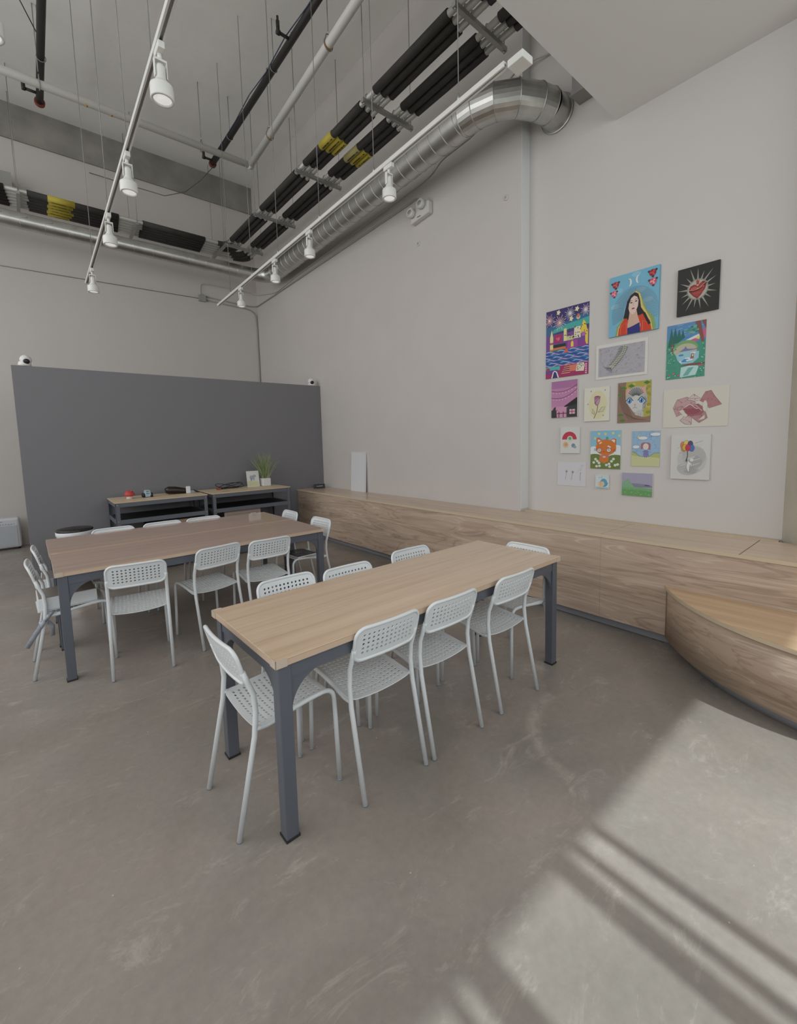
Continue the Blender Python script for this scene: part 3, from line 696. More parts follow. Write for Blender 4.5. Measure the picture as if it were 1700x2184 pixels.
tag(bevel(jb.build('junction_box', CON), 0.003), 'small grey junction box where the conduits meet on the back wall', 'junction box')
e = thing('emergency_light', 'white twin-head emergency light high on the right wall', 'emergency light', (XW, 4.16, 4.24))
pr_ = [(4.33, 4.27), (4.00, 4.30), (4.00, 4.44), (4.10, 4.47), (4.22, 4.46), (4.33, 4.40)]
Mx = Matrix(((0, 0, 1, XW-0.075), (1, 0, 0, 0), (0, 1, 0, 0), (0, 0, 0, 1)))
bevel(MB().prism(pr_, 0, 0.073, M=Mx).build('housing', mat('emergency_white', 'cbc9c6', 0.6), e), 0.012, 3)
for (y, z) in ((4.28, 4.37), (4.10, 4.41)):
    Mh = Matrix.Rotation(-PI/2, 3, 'Y') @ Matrix.Rotation(0.25, 3, 'Y')
    h = MB().lathe([(0.035, 0), (0.055, 0.02), (0.057, 0.07), (0.048, 0.072), (0.044, 0.066), (0.02, 0.067), (0.001, 0.068)], (XW-0.07, y, z), 20, M=Mh, cap=False).build('lamp_head', mat('emergency_white', 'cbc9c6', 0.6), e)
    MB().lathe([(0.028, 0.069), (0.026, 0.074), (0.001, 0.075)], (XW-0.07, y, z), 12, M=Mh, cap=False).build('bulb', mat('bulb_grey', '8d8d8a', 0.3), h)
MB().box(XW-0.078, XW-0.074, 4.14, 4.20, 4.305, 4.315).build('indicator', mat('dk_line', '6a6a66', 0.5), e)
for (x, lb) in ((0.035, 'white dome camera peeping over the left end of the dark partition'), (3.862, 'white dome camera peeping over the right end of the dark partition')):
    t = thing('dome_camera', lb, 'security camera', (x, YP+0.06, 2.5425), 'dome cameras')
    MB().lathe([(0.062, 0), (0.064, 0.02), (0.058, 0.05), (0.045, 0.056)], (x, YP+0.06, 2.543), 24).build('base', WMET, t)
    s = -1 if x > 1 else 1
    hd = MB().lathe([(0.002, 0.064)]+[(0.058*math.sin(a), 0.058*math.cos(a)+0.006) for a in [PI*q/12 for q in range(1, 12)]]+[(0.002, -0.06)], (x+0.012*s, YP+0.05, 2.612), 20).build('ball', WMET, t)
    Mh = Matrix.Rotation(PI/2+0.25, 3, 'X')
    MB().lathe([(0.032, 0.038), (0.030, 0.052), (0.017, 0.060), (0.001, 0.062)], (x+0.018*s, YP+0.045, 2.606), 16, M=Mh, cap=False).build('lens_window', BLK, hd)

f = MB().box(XW2-0.16, XW2-0.002, 2.06, 2.20, 4.60, 4.80); f.box(XW2-0.17, XW2-0.002, 2.05, 2.21, 4.585, 4.60)
tag(f.build('wall_fixture', [mat('fixture_grey', '8a8a86', 0.5)]), 'small grey wall fixture half hidden by the low ceiling edge', 'wall fixture')

# ------------------------------------------------------------------ shelf units in front of the partition
def shelf(label, x0, x1, y0, y1):
    t = thing('shelf_unit', label, 'shelf', (x0, y0, 0), 'shelf units against the dark partition')
    MB().box(x0-0.004, x1+0.004, y0-0.004, y1+0.004, 0.888, 0.90).build('tabletop', mat('pale_shelf_top', 'cdb99b', 0.5), t)
    for (x, y, sx, sy) in ((x0, y0, 1, 1), (x1, y0, -1, 1), (x0, y1, 1, -1), (x1, y1, -1, -1)):
        f = lambda a, c: (min(a, c), max(a, c))
        b = MB(); a = f(x, x+sx*0.045); c = f(y, y+sy*0.003); b.box(*a, *c, 0, 0.887); a = f(x, x+sx*0.003); c = f(y, y+sy*0.045); b.box(*a, *c, 0, 0.887)
        pst = b.build('post', STEEL, t)
        for z in (0.865, 0.665, 0.10):
            MB().lathe([(0.006, 0), (0.006, 0.004)], (x+sx*0.022, y-(0.001 if sy > 0 else -0.001), z), 8, M=Matrix.Rotation(PI/2 if sy > 0 else -PI/2, 3, 'X')).build('bolt', ZINC, pst)
    for z0, z1 in ((0.838, 0.887), (0.630, 0.683), (0.06, 0.11)):
        b = MB().box(x0+0.046, x1-0.046, y0+0.001, y0+0.010, z0, z1); b.build('beam', STEEL, t)
        MB().box(x0+0.046, x1-0.046, y1-0.010, y1-0.001, z0, z1).build('beam', STEEL, t)
        for x in (x0+0.004, x1-0.010): MB().box(x, x+0.006, y0+0.046, y1-0.046, z0, z1).build('side_beam', STEEL, t)
        if z0 < 0.8: MB().box(x0+0.047, x1-0.047, y0+0.011, y1-0.011, z1-0.014, z1-0.004).build('shelf_board', mat('black_shelf', '16161a', 0.6), t)
    return t
shelf('left dark steel shelf unit with a pale top, holding a toy mushroom and toy truck', 0.722, 1.775, 6.135, 6.80)
shelf('right dark steel shelf unit with a pale top, holding a potted grass plant', 1.845, 2.985, 6.150, 6.80)
t = thing('cardboard_box', 'brown cardboard box on the lower shelf of the left shelf unit', 'box', (1.55, 6.45, 0.106))
bevel(MB().box(1.27, 1.715, 6.17, 6.62, 0.107, 0.60).build('carton', CARD, t), 0.003)
MB().box(1.27, 1.715, 6.38, 6.41, 0.6001, 0.6016).build('tape', mat('tape', 'b39c82', 0.4), t)
tag(bevel(MB().box(1.06, 1.245, 6.2, 6.5, 0.107, 0.58).build('storage_case', mat('dark_brown', '2b1f1c', 0.6)), 0.01), 'dark brown case beside the cardboard box under the left shelf unit', 'case')
t = thing('framed_board', 'large beige framed board with a white sticker leaning below the right shelf unit', 'framed board', (2.28, 6.22, 0.106))
Mf = Matrix.Translation((2.28, 6.20, 0.108)) @ Matrix.Rotation(-0.10, 4, 'X')
bevel(MB().box(-0.26, 0.26, 0.0, 0.02, 0, 0.505, M=Mf).build('panel', mat('beige_panel', 'a8968a', 0.7), t), 0.002)
b = MB()
for a in ((-0.262, 0.262, 0.470, 0.508), (-0.262, -0.235, 0, 0.47), (0.235, 0.262, 0, 0.47)): b.box(a[0], a[1], -0.006, 0.0, a[2], a[3], M=Mf)
b.build('frame', mat('beige_frame', 'b8a79a', 0.6), t)
MB().box(0.11, 0.19, -0.0015, -0.0003, 0.36, 0.452, M=Mf).build('sticker', PAPER, t)

# toys and clutter on the shelf tops
z = 0.9005
t = thing('toy_mushroom', 'red toy mushroom with white spots on the left shelf unit', 'toy', (0.925, 6.46, z))
MB().lathe([(0.052, 0), (0.056, 0.01), (0.05, 0.04), (0.044, 0.06), (0.02, 0.065)], (0.925, 6.46, z), 20).build('stem', mat('mush_stem', 'd9c9c2', 0.6), t)
cp = MB().lathe([(0.03, 0.048), (0.078, 0.045), (0.088, 0.055), (0.083, 0.085), (0.062, 0.115), (0.035, 0.132), (0.002, 0.137)], (0.925, 6.46, z), 24).build('cap', mat('mush_red', 'b4403c', 0.5), t)
for a, h, r in ((-2.4, .095, .014), (-1.7, .075, .016), (-1.3, .105, .015), (-0.7, .085, .014), (-2.0, .12, .012), (-1.0, .124, .012), (-0.2, .10, .012), (-2.9, .08, .014), (0.6, .09, .014), (1.6, .09, .015)):
    rr = 0.088-max(0, (h-0.06))*0.75; v = Vector((math.cos(a)*rr, math.sin(a)*rr, h))
    MB().lathe([(0.001, -0.004), (r*0.8, -0.003), (r, 0.0), (r*0.7, 0.004), (0.001, 0.005)], (0.925+v.x*0.97, 6.46+v.y*0.97, z+v.z), 10, M=Vector((v.x, v.y, v.z-0.045)).to_track_quat('Z', 'Y').to_matrix()).build('spot', mat('spot_white', 'e6dedb', 0.6), cp)
t.scale = (0.68, 0.68, 0.80)
t = thing('toy_truck', 'pale blue toy truck with black wheels on the left shelf unit', 'toy', (1.128, 6.48, z))
LB = mat('toy_blue', '9fb8c4', 0.4)
pts = [(-0.045, 0.008), (0.045, 0.008), (0.052, 0.035), (0.058, 0.062), (0.040, 0.118), (-0.040, 0.118), (-0.058, 0.062), (-0.052, 0.035)]
Mt = Matrix.Translation((1.128, 6.48, z)) @ Matrix(((1, 0, 0, 0), (0, 0, 1, -0.08), (0, 1, 0, 0), (0, 0, 0, 1)))
bd = bevel(MB().prism(pts, 0, 0.16, M=Mt).build('body', LB, t), 0.006, 3)
MB().box(1.128-0.030, 1.128+0.022, 6.48-0.0835, 6.48-0.0805, z+0.092, z+0.103).build('windscreen', mat('toy_dark', '3f5866', 0.3), bd)
MB().box(1.128-0.030, 1.128+0.022, 6.48-0.0835, 6.48-0.0805, z+0.058, z+0.068).build('grille', mat('toy_dark', '3f5866', 0.3), bd)
for sx in (-1, 1):
    for yy in (-0.05, 0.05):
        MB().lathe([(0.02, -0.020), (0.034, -0.018), (0.036, 0.0), (0.034, 0.018), (0.02, 0.020)], (1.128+sx*0.074, 6.48+yy, z+0.036), 18, M=Matrix.Rotation(PI/2, 3, 'Y')).build('wheel', BLK, t)
t.scale = (0.62, 0.62, 0.78)
t = thing('zip_case', 'dark brown zip case lying on the left shelf unit', 'case', (1.50, 6.56, z))
pth = [(1.36, 6.56, z+0.052), (1.40, 6.56, z+0.058), (1.48, 6.55, z+0.053), (1.58, 6.53, z+0.040), (1.66, 6.52, z+0.026), (1.70, 6.515, z+0.018)]
MB().tube(pth, [0.034, 0.052, 0.050, 0.038, 0.024, 0.014], 16).build('case_body', mat('dark_case', '20140f', 0.35), t)
MB().tube([(p[0], p[1]-0.047+0.01*i, p[2]+0.014) for i, p in enumerate(pth[1:5])], 0.0025, 6).build('zip', mat('zip_grey', '8b8078', 0.4), t)
t = thing('charger_plug', 'white charger plug lying over the dark case on the left shelf unit', 'plug', (1.625, 6.52, z))
bevel(MB().box(1.600, 1.655, 6.46, 6.485, z+0.002, z+0.10).build('body', WHITE, t), 0.006)
MB().box(1.655, 1.70, 6.462, 6.482, z+0.002, z+0.040).build('connector', mat('connector_grey', '8f979c', 0.4), t)
tag(MB().tube([(1.705, 6.55, z+0.02), (1.72, 6.57, z+0.034), (1.735, 6.57, z+0.026), (1.75, 6.56, z+0.012), (1.762, 6.52, z+0.008), (1.768, 6.50, z+0.008)], 0.009, 8).build('black_cable', BLK), 'short black cable lying at the right end of the left shelf top', 'cable')
t = thing('extension_lead', 'black cable tangle with a red plug end on the right shelf unit', 'cable', (2.25, 6.62, z))
tc_ = [(2.06, 6.66, z+0.012)]+[(2.12+0.3*k/12, 6.66-0.01*math.sin(k), z+0.012) for k in range(1, 12)]
MB().tube(tc_, 0.010, 8).build('lead', BLK, t)
loops = [(2.20+0.20*math.sin(s*0.55)+0.004*s, 6.60+0.045*math.cos(s*0.9), z+0.012+0.040*(1+math.sin(s*0.83))) for s in [q*0.4 for q in range(60)]]
MB().tube(loops, 0.0045, 6).build('loops', BLK, t)
MB().box(2.045, 2.10, 6.57, 6.60, z+0.002, z+0.030).build('red_plug', mat('red_plug', '9c4038', 0.5), t)
tag(MB().box(2.02, 2.13, 6.28, 6.288, z, z+0.003).build('pencil', mat('pencil', '5a4a40', 0.5)), 'dark pencil lying at the front left of the right shelf top', 'pencil')
# small picture and plant
t = thing('small_picture', 'small watercolour picture of a grey blot standing beside the plant pot', 'picture', (2.605, 6.62, z))
Mp = Matrix.Translation((2.605, 6.60, z)) @ Matrix.Rotation(-0.13, 4, 'X')
pb = MB().box(-0.095, 0.095, 0, 0.015, 0, 0.245, M=Mp).build('board', mat('pic_board', 'd5d6d4', 0.6), t)
g = MB()
def blob(cx_, cz, rx, rz, n=14, mi=0, dy=-0.001): g.add([Mp @ Vector((cx_+rx*math.cos(2*PI*k/n)*(1+0.1*math.sin(3*k)), dy, cz+rz*math.sin(2*PI*k/n))) for k in range(n)], [tuple(range(n))[::-1]], mi)
g.add([Mp @ Vector(v) for v in ((-0.085, -0.0006, 0.01), (0.085, -0.0006, 0.01), (0.085, -0.0006, 0.075), (-0.085, -0.0006, 0.095))], [(3, 2, 1, 0)], 1)
blob(-0.022, 0.145, 0.032, 0.034); blob(0.022, 0.165, 0.026, 0.022); blob(-0.03, 0.112, 0.012, 0.024); blob(0.012, 0.118, 0.010, 0.026)
g.build('painted_blot', [mat('blot_grey', 'a3a9b4', 0.7), mat('blot_green', 'cbcba4', 0.7)], pb)
t = thing('potted_grass', 'tall artificial grass in a white square pot on the right shelf unit', 'plant', (2.80, 6.62, z))
bevel(MB().prism([(2.735, 6.555), (2.865, 6.555), (2.865, 6.685), (2.735, 6.685)], z, z+0.120).build('pot', mat('pot_white', 'd8d8da', 0.5), t), 0.008)
g = MB(); random.seed(3)
for k in range(150):
    az = random.uniform(0, 2*PI); tilt = random.uniform(0.05, 0.72); L_ = random.uniform(0.28, 0.46)
    if k < 6: L_ *= 0.5; tilt = 0.9
    bx, by = 2.80+random.uniform(-0.045, 0.045), 6.62+random.uniform(-0.045, 0.045)
    dx, dy = math.cos(az)*math.sin(tilt), math.sin(az)*math.sin(tilt)*0.55
    w_ = Vector((math.sin(az), -math.cos(az), 0)) if abs(math.sin(az)) > 0.2 else Vector((1, 0, 0)); w_ = Vector((1, 0.3*random.uniform(-1, 1), 0)).normalized()
    P = []
    for q in range(5):
        s = q/4; P.append(Vector((bx+dx*L_*s*(0.7+0.3*s), by+dy*L_*s, z+0.108+L_*math.cos(tilt)*s*(1.03-0.06*s))))
    b0 = len(g.v)
    for q in range(5):
        wd = 0.0042*(1-0.8*(q/4)); g.v += [P[q]-w_*wd, P[q]+w_*wd]
    for q in range(4): g.f.append([b0+2*q, b0+2*q+1, b0+2*q+3, b0+2*q+2]); g.mi.append(0 if random.random() < 0.6 else 1); g.sm.append(True)
gr = g.build('grass_blades', [mat('grass_a', '9aa67a', 0.6), mat('grass_b', '78885c', 0.6)], t); gr['kind'] = 'stuff'

# ------------------------------------------------------------------ things on the bench, floor and chairs
t = thing('name_block', 'black sign block with pale lettering at the far end of the bench', 'sign', (3.78, 6.68, ZB))
Ms = Matrix.Translation((3.785, 6.665, ZB+0.0005)) @ Matrix.Rotation(math.radians(-24), 4, 'Z')
pts = [(-0.03, 0), (0.03, 0), (0.03, 0.012), (0.010, 0.075), (-0.010, 0.075), (-0.03, 0.012)]
Mq = Ms @ Matrix(((0, 0, 1, -0.095), (1, 0, 0, 0), (0, 1, 0, 0), (0, 0, 0, 1)))
bevel(MB().prism(pts, 0, 0.19, M=Mq).build('block', BLK, t), 0.002)
g = MB()
for (a, b_, h0, h1) in ((-0.048, -0.034, .034, .046), (-0.031, -0.019, .034, .046), (-0.016, -0.004, .035, .047), (-0.001, 0.013, .034, .050), (0.016, 0.028, .036, .047), (0.031, 0.043, .036, .050), (0.046, 0.056, .038, .050)):
    def pf_(x, h): return Ms @ Vector((x, -0.03+(h-0.012)/0.063*0.02-0.0012, h))
    g.add([pf_(a, h0), pf_(b_, h0), pf_(b_, h1), pf_(a, h1)], [(0, 1, 2, 3)])
g.build('lettering', mat('pale_letters', 'a79fa2', 0.6), t)
t = thing('leaning_board', 'white flat panel leaning on the right wall, standing on the bench', 'panel', (3.96, 5.72, ZB))
Mw = Matrix.Translation((3.938, 5.72, ZB+0.001)) @ Matrix.Rotation(0.055, 4, 'Y')
bevel(MB().box(0, 0.022, -0.19, 0.19, 0, 0.625, M=Mw).build('board', mat('panel_white', 'd9dade', 0.5), t), 0.002)
b = MB()
for a in ((-0.19, 0.19, 0.0, 0.008), (-0.19, 0.19, 0.617, 0.625), (-0.19, -0.182, 0.008, 0.617), (0.182, 0.19, 0.008, 0.617)): b.box(-0.004, -0.0002, a[0], a[1], a[2], a[3], M=Mw)
b.build('rim', WMET, t)
MB().box(-0.0012, -0.0002, 0.075, 0.115, 0.085, 0.115, M=Mw).build('sticker', PAPER, t)
MB().box(-0.0018, -0.0013, 0.088, 0.102, 0.098, 0.104, M=Mw).build('sticker_print', DARK, t)

t = thing('trash_can', 'round steel trash can with a black lid and white liner by the dark partition', 'trash can', (0.30, 5.83, 0))
cx_, cy_ = 0.30, 5.83
CHR = mat('brushed_steel', 'b9b9b6', 0.18, 1.0)
MB().lathe([(0.140, 0), (0.142, 0.03), (0.146, 0.60)], (cx_, cy_, 0.001), 36).build('body', CHR, t)
MB().lathe([(0.148, 0.52), (0.158, 0.585), (0.168, 0.60), (0.170, 0.635), (0.155, 0.645)], (cx_, cy_, 0.0), 36, cap=False).build('liner', mat('liner_white', 'd5d8dc', 0.5), t)
MB().lathe([(0.165, 0.638), (0.168, 0.652), (0.158, 0.662), (0.12, 0.668), (0.06, 0.676), (0.002, 0.680)], (cx_, cy_, 0.0), 36, cap=False).build('lid', mat('lid_black', '26221f', 0.25), t)

t.scale = (1, 1, 1.055)
t = thing('air_purifier', 'white air purifier standing on the floor at the far left', 'air purifier', (-0.42, 9.17, 0))
bevel(MB().box(-0.66, -0.215, 9.07, 9.27, 0.03, 0.50).build('housing', mat('purifier_white', 'cfd2d6', 0.45), t), 0.035, 4)
MB().box(-0.62, -0.255, 9.062, 9.0695, 0.07, 0.38).build('front_grille', mat('grille_grey', 'b4b9bf', 0.6), t)
MB().box(-0.47, -0.42, 9.066, 9.0695, 0.45, 0.456).build('logo_bar', mat('logo_grey', '7e8286', 0.5), t)
g = MB()
for k in range(9): g.box(-0.55+0.032*k, -0.535+0.032*k, 9.0655, 9.0695, 0.395+0.004*(k % 3), 0.412+0.004*(k % 2))
g.build('vent_slots', mat('vent_grey', 'a3a8a9', 0.6), t)
for x in (-0.62, -0.25): MB().lathe([(0.018, 0), (0.018, 0.032)], (x, 9.17, 0), 12).build('foot', BLK, t)

def bin_(label, x, y, deg):
    a = math.radians(deg); Mx_ = Matrix.Translation((x, y, 0.456)) @ Matrix.Rotation(a, 4, 'Z')
    t = thing('white_box', label, 'box', (x, y, 0.456), 'white boxes on the left chairs')
    bevel(MB().box(-0.165, 0.165, -0.14, 0.14, 0.006, 0.088, M=Mx_).build('carton', mat('box_white', 'dfe2e4', 0.5), t), 0.002)
    MB().box(-0.16, 0.16, -0.135, 0.135, 0.0885, 0.091, M=Mx_).build('lid', mat('lid_grey', '8d8580', 0.7), t)
    MB().box(-0.172, 0.172, -0.147, 0.147, 0, 0.0055, M=Mx_).build('tray', mat('box_white2', 'cfd2d4', 0.5), t)
bin_('shallow white box with a grey top on the left-end chair nearer the camera', 0.118, 3.915, 2)
bin_('shallow white box with a grey top on the left-end chair further from the camera', 0.150, 4.470, -1)
t = thing('fabric_strap', 'grey fabric strap knotted around the rear leg of the near left-end chair', 'strap', (-0.055, 3.75, 0.25))
ST = mat('strap_grey', 'aab0ba', 0.8, noise=0.15, nscale=60)
def ribbon(pts, w, name):
    b = MB(); P = [Vector(p) for p in pts]; n = len(P); vs = []
    for i, p in enumerate(P):
        T = (P[min(i+1, n-1)]-P[max(i-1, 0)]).normalized(); s_ = T.cross(Vector((0.55, -0.83, 0.1))).normalized()*w; vs += [p-s_, p+s_]
    b.add(vs, [(2*i, 2*i+1, 2*i+3, 2*i+2) for i in range(n-1)], 0, True); o = b.build(name, ST, t)
    md = o.modifiers.new('thick', 'SOLIDIFY'); md.thickness = 0.003
cxk, cyk = -0.022, 3.757
b = MB().tube([(cxk+0.019*math.cos(2*PI*k/14), cyk+0.019*math.sin(2*PI*k/14), 0.388+0.004*math.sin(2*k)) for k in range(14)], 0.009, 8, closed=True)
b.tube([(cxk-0.02, cyk-0.02, 0.36), (cxk-0.01, cyk-0.028, 0.385), (cxk+0.006, cyk-0.026, 0.41)], [0.008, 0.014, 0.008], 8); b.build('knot', ST, t)
ribbon([(cxk, cyk-0.03, 0.395), (cxk+0.025, cyk-0.035, 0.425), (cxk+0.05, cyk-0.04, 0.455)], 0.011, 'loose_end')
ribbon([(cxk-0.01, cyk-0.028, 0.385), (cxk-0.035, cyk-0.03, 0.345), (cxk-0.065, cyk-0.03, 0.30), (cxk-0.10, cyk-0.028, 0.245)], 0.017, 'loose_end')
ribbon([(cxk+0.02, cyk+0.028, 0.38), (cxk+0.045, cyk+0.03, 0.34), (cxk+0.04, cyk+0.03, 0.27)], 0.014, 'loose_end')

t = thing('magazine', 'dark patterned magazine lying on the chair at the right end of the far tables', 'magazine', (1.97, 3.95, 0.455))
Mm = Matrix.Translation((1.975, 3.925, 0.458)) @ Matrix.Rotation(math.radians(6), 4, 'Z')
MB().box(-0.11, 0.11, -0.14, 0.14, 0, 0.010, M=Mm).build('pages', PAPER, t)
cv = MB().box(-0.111, 0.111, -0.141, 0.141, 0.0102, 0.012, M=Mm).build('cover', mat('cover_dark', '38343a', 0.35), t)
g = MB(); random.seed(11)
for k in range(16):
    x, y, r = random.uniform(-0.09, 0.09), random.uniform(-0.12, 0.12), random.uniform(0.010, 0.026); mi = k % 4
    g.add([Mm @ Vector((x+r*math.cos(2*PI*q/12), y+r*0.8*math.sin(2*PI*q/12), 0.0124+0.0001*k)) for q in range(12)]+[Mm @ Vector((x+0.62*r*math.cos(2*PI*q/12), y+0.5*r*math.sin(2*PI*q/12), 0.0124+0.0001*k)) for q in range(12)], [(q, (q+1) % 12, 12+(q+1) % 12, 12+q) for q in range(12)], mi)
g.build('cover_pattern', [mat('cp1', 'b6b0a8', 0.5), mat('cp2', '8e7c6c', 0.5), mat('cp3', '9a9c74', 0.5), mat('cp4', '7d8694', 0.5)], cv)
t = thing('dark_bag', 'dark fabric bag slumped on the chair nearest the partition at the right end', 'bag', (2.10, 4.64, 0.455))
MB().lathe([(0.10, 0.0), (0.13, 0.03), (0.135, 0.09), (0.11, 0.15), (0.06, 0.18), (0.02, 0.19)], (2.07, 4.64, 0.46), 20).build('bag_body', mat('bag_dark', '2a1d20', 0.85, bump=0.6, bscale=20), t)
MB().tube([(2.02, 4.60, 0.63), (2.03, 4.62, 0.69), (2.07, 4.65, 0.71), (2.11, 4.67, 0.69), (2.12, 4.68, 0.63)], 0.008, 8).build('handle', mat('bag_strap', '1d1517', 0.8), t)

# ------------------------------------------------------------------ artworks on the right front wall
class Art:
    def __init__(s, label, rect, th, col, side='dcdad5', cat='painting', nm='wall_painting'):
        s.y0, s.y1, s.z0, s.z1 = rect; s.w = s.y0-s.y1; s.h = s.z1-s.z0; s.th = th; s.k = 0
        s.t = thing(nm, label, cat, (XW2, (s.y0+s.y1)/2, s.z0), 'artworks pinned on the right wall')
        cm = mat('art_'+side, tuple(0.86*q_ for q_ in hx(side)), 0.7)
        s.cv = MB().box(XW2-th, XW2-0.0005, s.y1, s.y0, s.z0, s.z1).build('canvas' if th > 0.006 else 'sheet', cm, s.t)
        s.b = MB(); s.cols = []; s.random = random.Random(len(label))
        s.rect(0, 0, 1, 1, col)
    def mi(s, c):
        if c not in s.cols: s.cols.append(c)
        return s.cols.index(c)
    def P(s, u, v): return Vector((XW2-s.th-0.0004-0.00002*s.k, s.y0-u*s.w, s.z0+v*s.h))
    def poly(s, pts, c):
        s.k += 1; n = len(pts)
        a = sum(pts[i][0]*pts[(i+1) % n][1]-pts[(i+1) % n][0]*pts[i][1] for i in range(n))
        if a < 0: pts = pts[::-1]
        pts = [(min(1, max(0, u)), min(1, max(0, v))) for u, v in pts]
        s.b.add([s.P(*p) for p in pts], [tuple(range(n))], s.mi(c)); return s
    def rect(s, u0, v0, u1, v1, c): return s.poly([(u0, v0), (u1, v0), (u1, v1), (u0, v1)], c)
    def ell(s, cu, cv, ru, rv, c, n=20, a0=0, a1=2*PI):
        return s.poly([(cu+ru*math.cos(a0+(a1-a0)*k/n), cv+rv*math.sin(a0+(a1-a0)*k/n)) for k in range(n+(0 if a1-a0 >= 6.28 else 1))], c)
    def line(s, pts, wd, c):
        s.k += 1; vs = []; n = len(pts); fs = []
        for i, p in enumerate(pts):
            q0 = pts[max(0, i-1)]; q1 = pts[min(n-1, i+1)]
            du, dv = (q1[0]-q0[0])*s.w, (q1[1]-q0[1])*s.h; L_ = math.hypot(du, dv) or 1
            nu, nv = -dv/L_*wd/2, du/L_*wd/2
            for sg in (1, -1):
                vs.append(s.P(min(1, max(0, p[0]+sg*nu/s.w)), min(1, max(0, p[1]+sg*nv/s.h))))
        fs = [(2*i+1, 2*i+3, 2*i+2, 2*i) for i in range(n-1)]
        s.b.add(vs, fs, s.mi(c)); return s
    def done(s): s.b.build('picture', [mat('ink_'+c, tuple(0.88*q_ for q_ in hx(c)), 0.65) for c in s.cols], s.cv)
def curve(f, a, b, n=16): return [f(a+(b-a)*i/n) for i in range(n+1)]

# a: bright night city over waves
A = Art('bright drawing of a fairground city at night above blue waves', (2.53, 2.08, 2.145, 2.812), 0.004, '4b4478')
A.rect(0, .86, 1, 1, '3f3570').poly([(0, .62), (.5, .70), (1, .80), (1, .88), (.5, .80), (0, .76)], '3a6f9a').poly([(.1, .66), (1, .70), (1, .80), (.5, .76), (.2, .72)], '4fb0aa').rect(0, .40, 1, .64, '7d4f9a')
R_ = A.random
for cu, cv, rr, c in ((.08, .86, .13, 'e8c6d0'), (.33, .80, .15, 'f0d9d0'), (.57, .90, .12, 'cfd0dc'), (.92, .90, .11, 'e2c4dc'), (.76, .82, .08, '2f7f76')):
    for k in range(16):
        a = 2*PI*k/16; A.line([(cu, cv), (cu+rr*math.cos(a)*(0.8+0.3*(k % 2)), cv+rr*0.7*math.sin(a)*(0.8+0.3*(k % 2)))], .004, c)
    A.ell(cu, cv, .045, .032, 'd99a9a' if cu < .5 else 'c3c3cf').ell(cu, cv, .02, .014, 'f2e8d8')
for cu, cv in ((.30, .95), (.60, .82), (.73, .94)): A.poly([(cu+(.055 if k % 2 == 0 else .03)*math.cos(PI*k/5), cv+(.045 if k % 2 == 0 else .025)*math.sin(PI*k/5)) for k in range(10)], 'eee6c2')
A.ell(.76, .84, .03, .03, 'd8795c')
A.poly([(.10, .42), (.18, .42), (.18, .60), (.14, .72), (.10, .60)], 'f0e2a6').rect(.10, .50, .18, .53, 'b85a70').rect(.10, .40, .18, .43, 'd88c50')
A.rect(.21, .52, .38, .63, 'b8305f'); [A.line([(R_.uniform(.22, .36), R_.uniform(.53, .62)) for _ in range(2)], .004, 'ef8fb0') for _ in range(8)]
A.rect(.43, .52, .50, .70, 'efe3a0').rect(.50, .52, .66, .58, 'd9cf9a').rect(.67, .53, .82, .69, 'ece4c8').poly([(.80, .58), (.97, .60), (.93, .72), (.88, .77), (.84, .70)], 'efd750').rect(.92, .42, .98, .62, 'efd750')
for _ in range(34): x, y = R_.uniform(.44, .97), R_.uniform(.53, .70); A.rect(x, y, x+.018, y+.014, '3b3430')
A.rect(.52, .40, .76, .51, 'a64fa0').poly([(.60, .42), (.66, .42), (.66, .48), (.63, .51), (.60, .48)], 'efd750').rect(.84, .54, .92, .60, 'b56fc0').poly([(.78, .39), (.96, .39), (.92, .47), (.84, .48)], '9a3f96')
A.rect(.18, .44, .48, .49, '1f3434').rect(.18, .41, .48, .445, 'dd7a5a').rect(.18, .385, .44, .412, '3d8a5c')
A.rect(0, .17, 1, .40, '3565a8')
for k in range(13):
    v0 = .385-.017*k; c = ('a8c4e8', '2f4c98', 'd8a8c8', '3f8fc8', '28407f')[k % 5]
    A.line(curve(lambda u: (u, v0+.011*math.sin(u*22+k*1.7)), 0, 1, 44), .008, c)
A.poly([(.44, .35), (.54, .35), (.52, .42), (.50, .39), (.48, .44), (.46, .38)], 'de6a50')
A.rect(0, 0, 1, .17, 'a83468').rect(0, .11, .35, .17, '58b8b4').rect(0, .07, .3, .12, '6a4a9c')
for k in range(9): A.poly([(.38+.01*k, .05+.014*k), (.58, .05+.014*k), (.60, .062+.014*k), (.39+.01*k, .062+.014*k)], 'e8a08c' if k % 2 == 0 else '6f2f44')
A.rect(.58, .07, .74, .16, 'e0826a').poly([(.72, .06), (.90, .05), (.92, .13), (.90, .17), (.75, .17)], 'e8e2cc')
for _ in range(14): x, y = R_.uniform(.74, .88), R_.uniform(.07, .155); A.rect(x, y, x+.016, y+.012, '4b4b55')
A.poly([(.14, 0), (.33, 0), (.28, .09), (.22, .11), (.18, .09)], 'f2eef0').poly([(.17, 0), (.30, 0), (.26, .08), (.22, .095), (.20, .08)], '3a3c78').ell(.06, .13, .05, .03, '9a4a60')
for k in range(5): A.ell(.95, .02+.03*k, .02, .012, 'e8c0d8')
A.done()

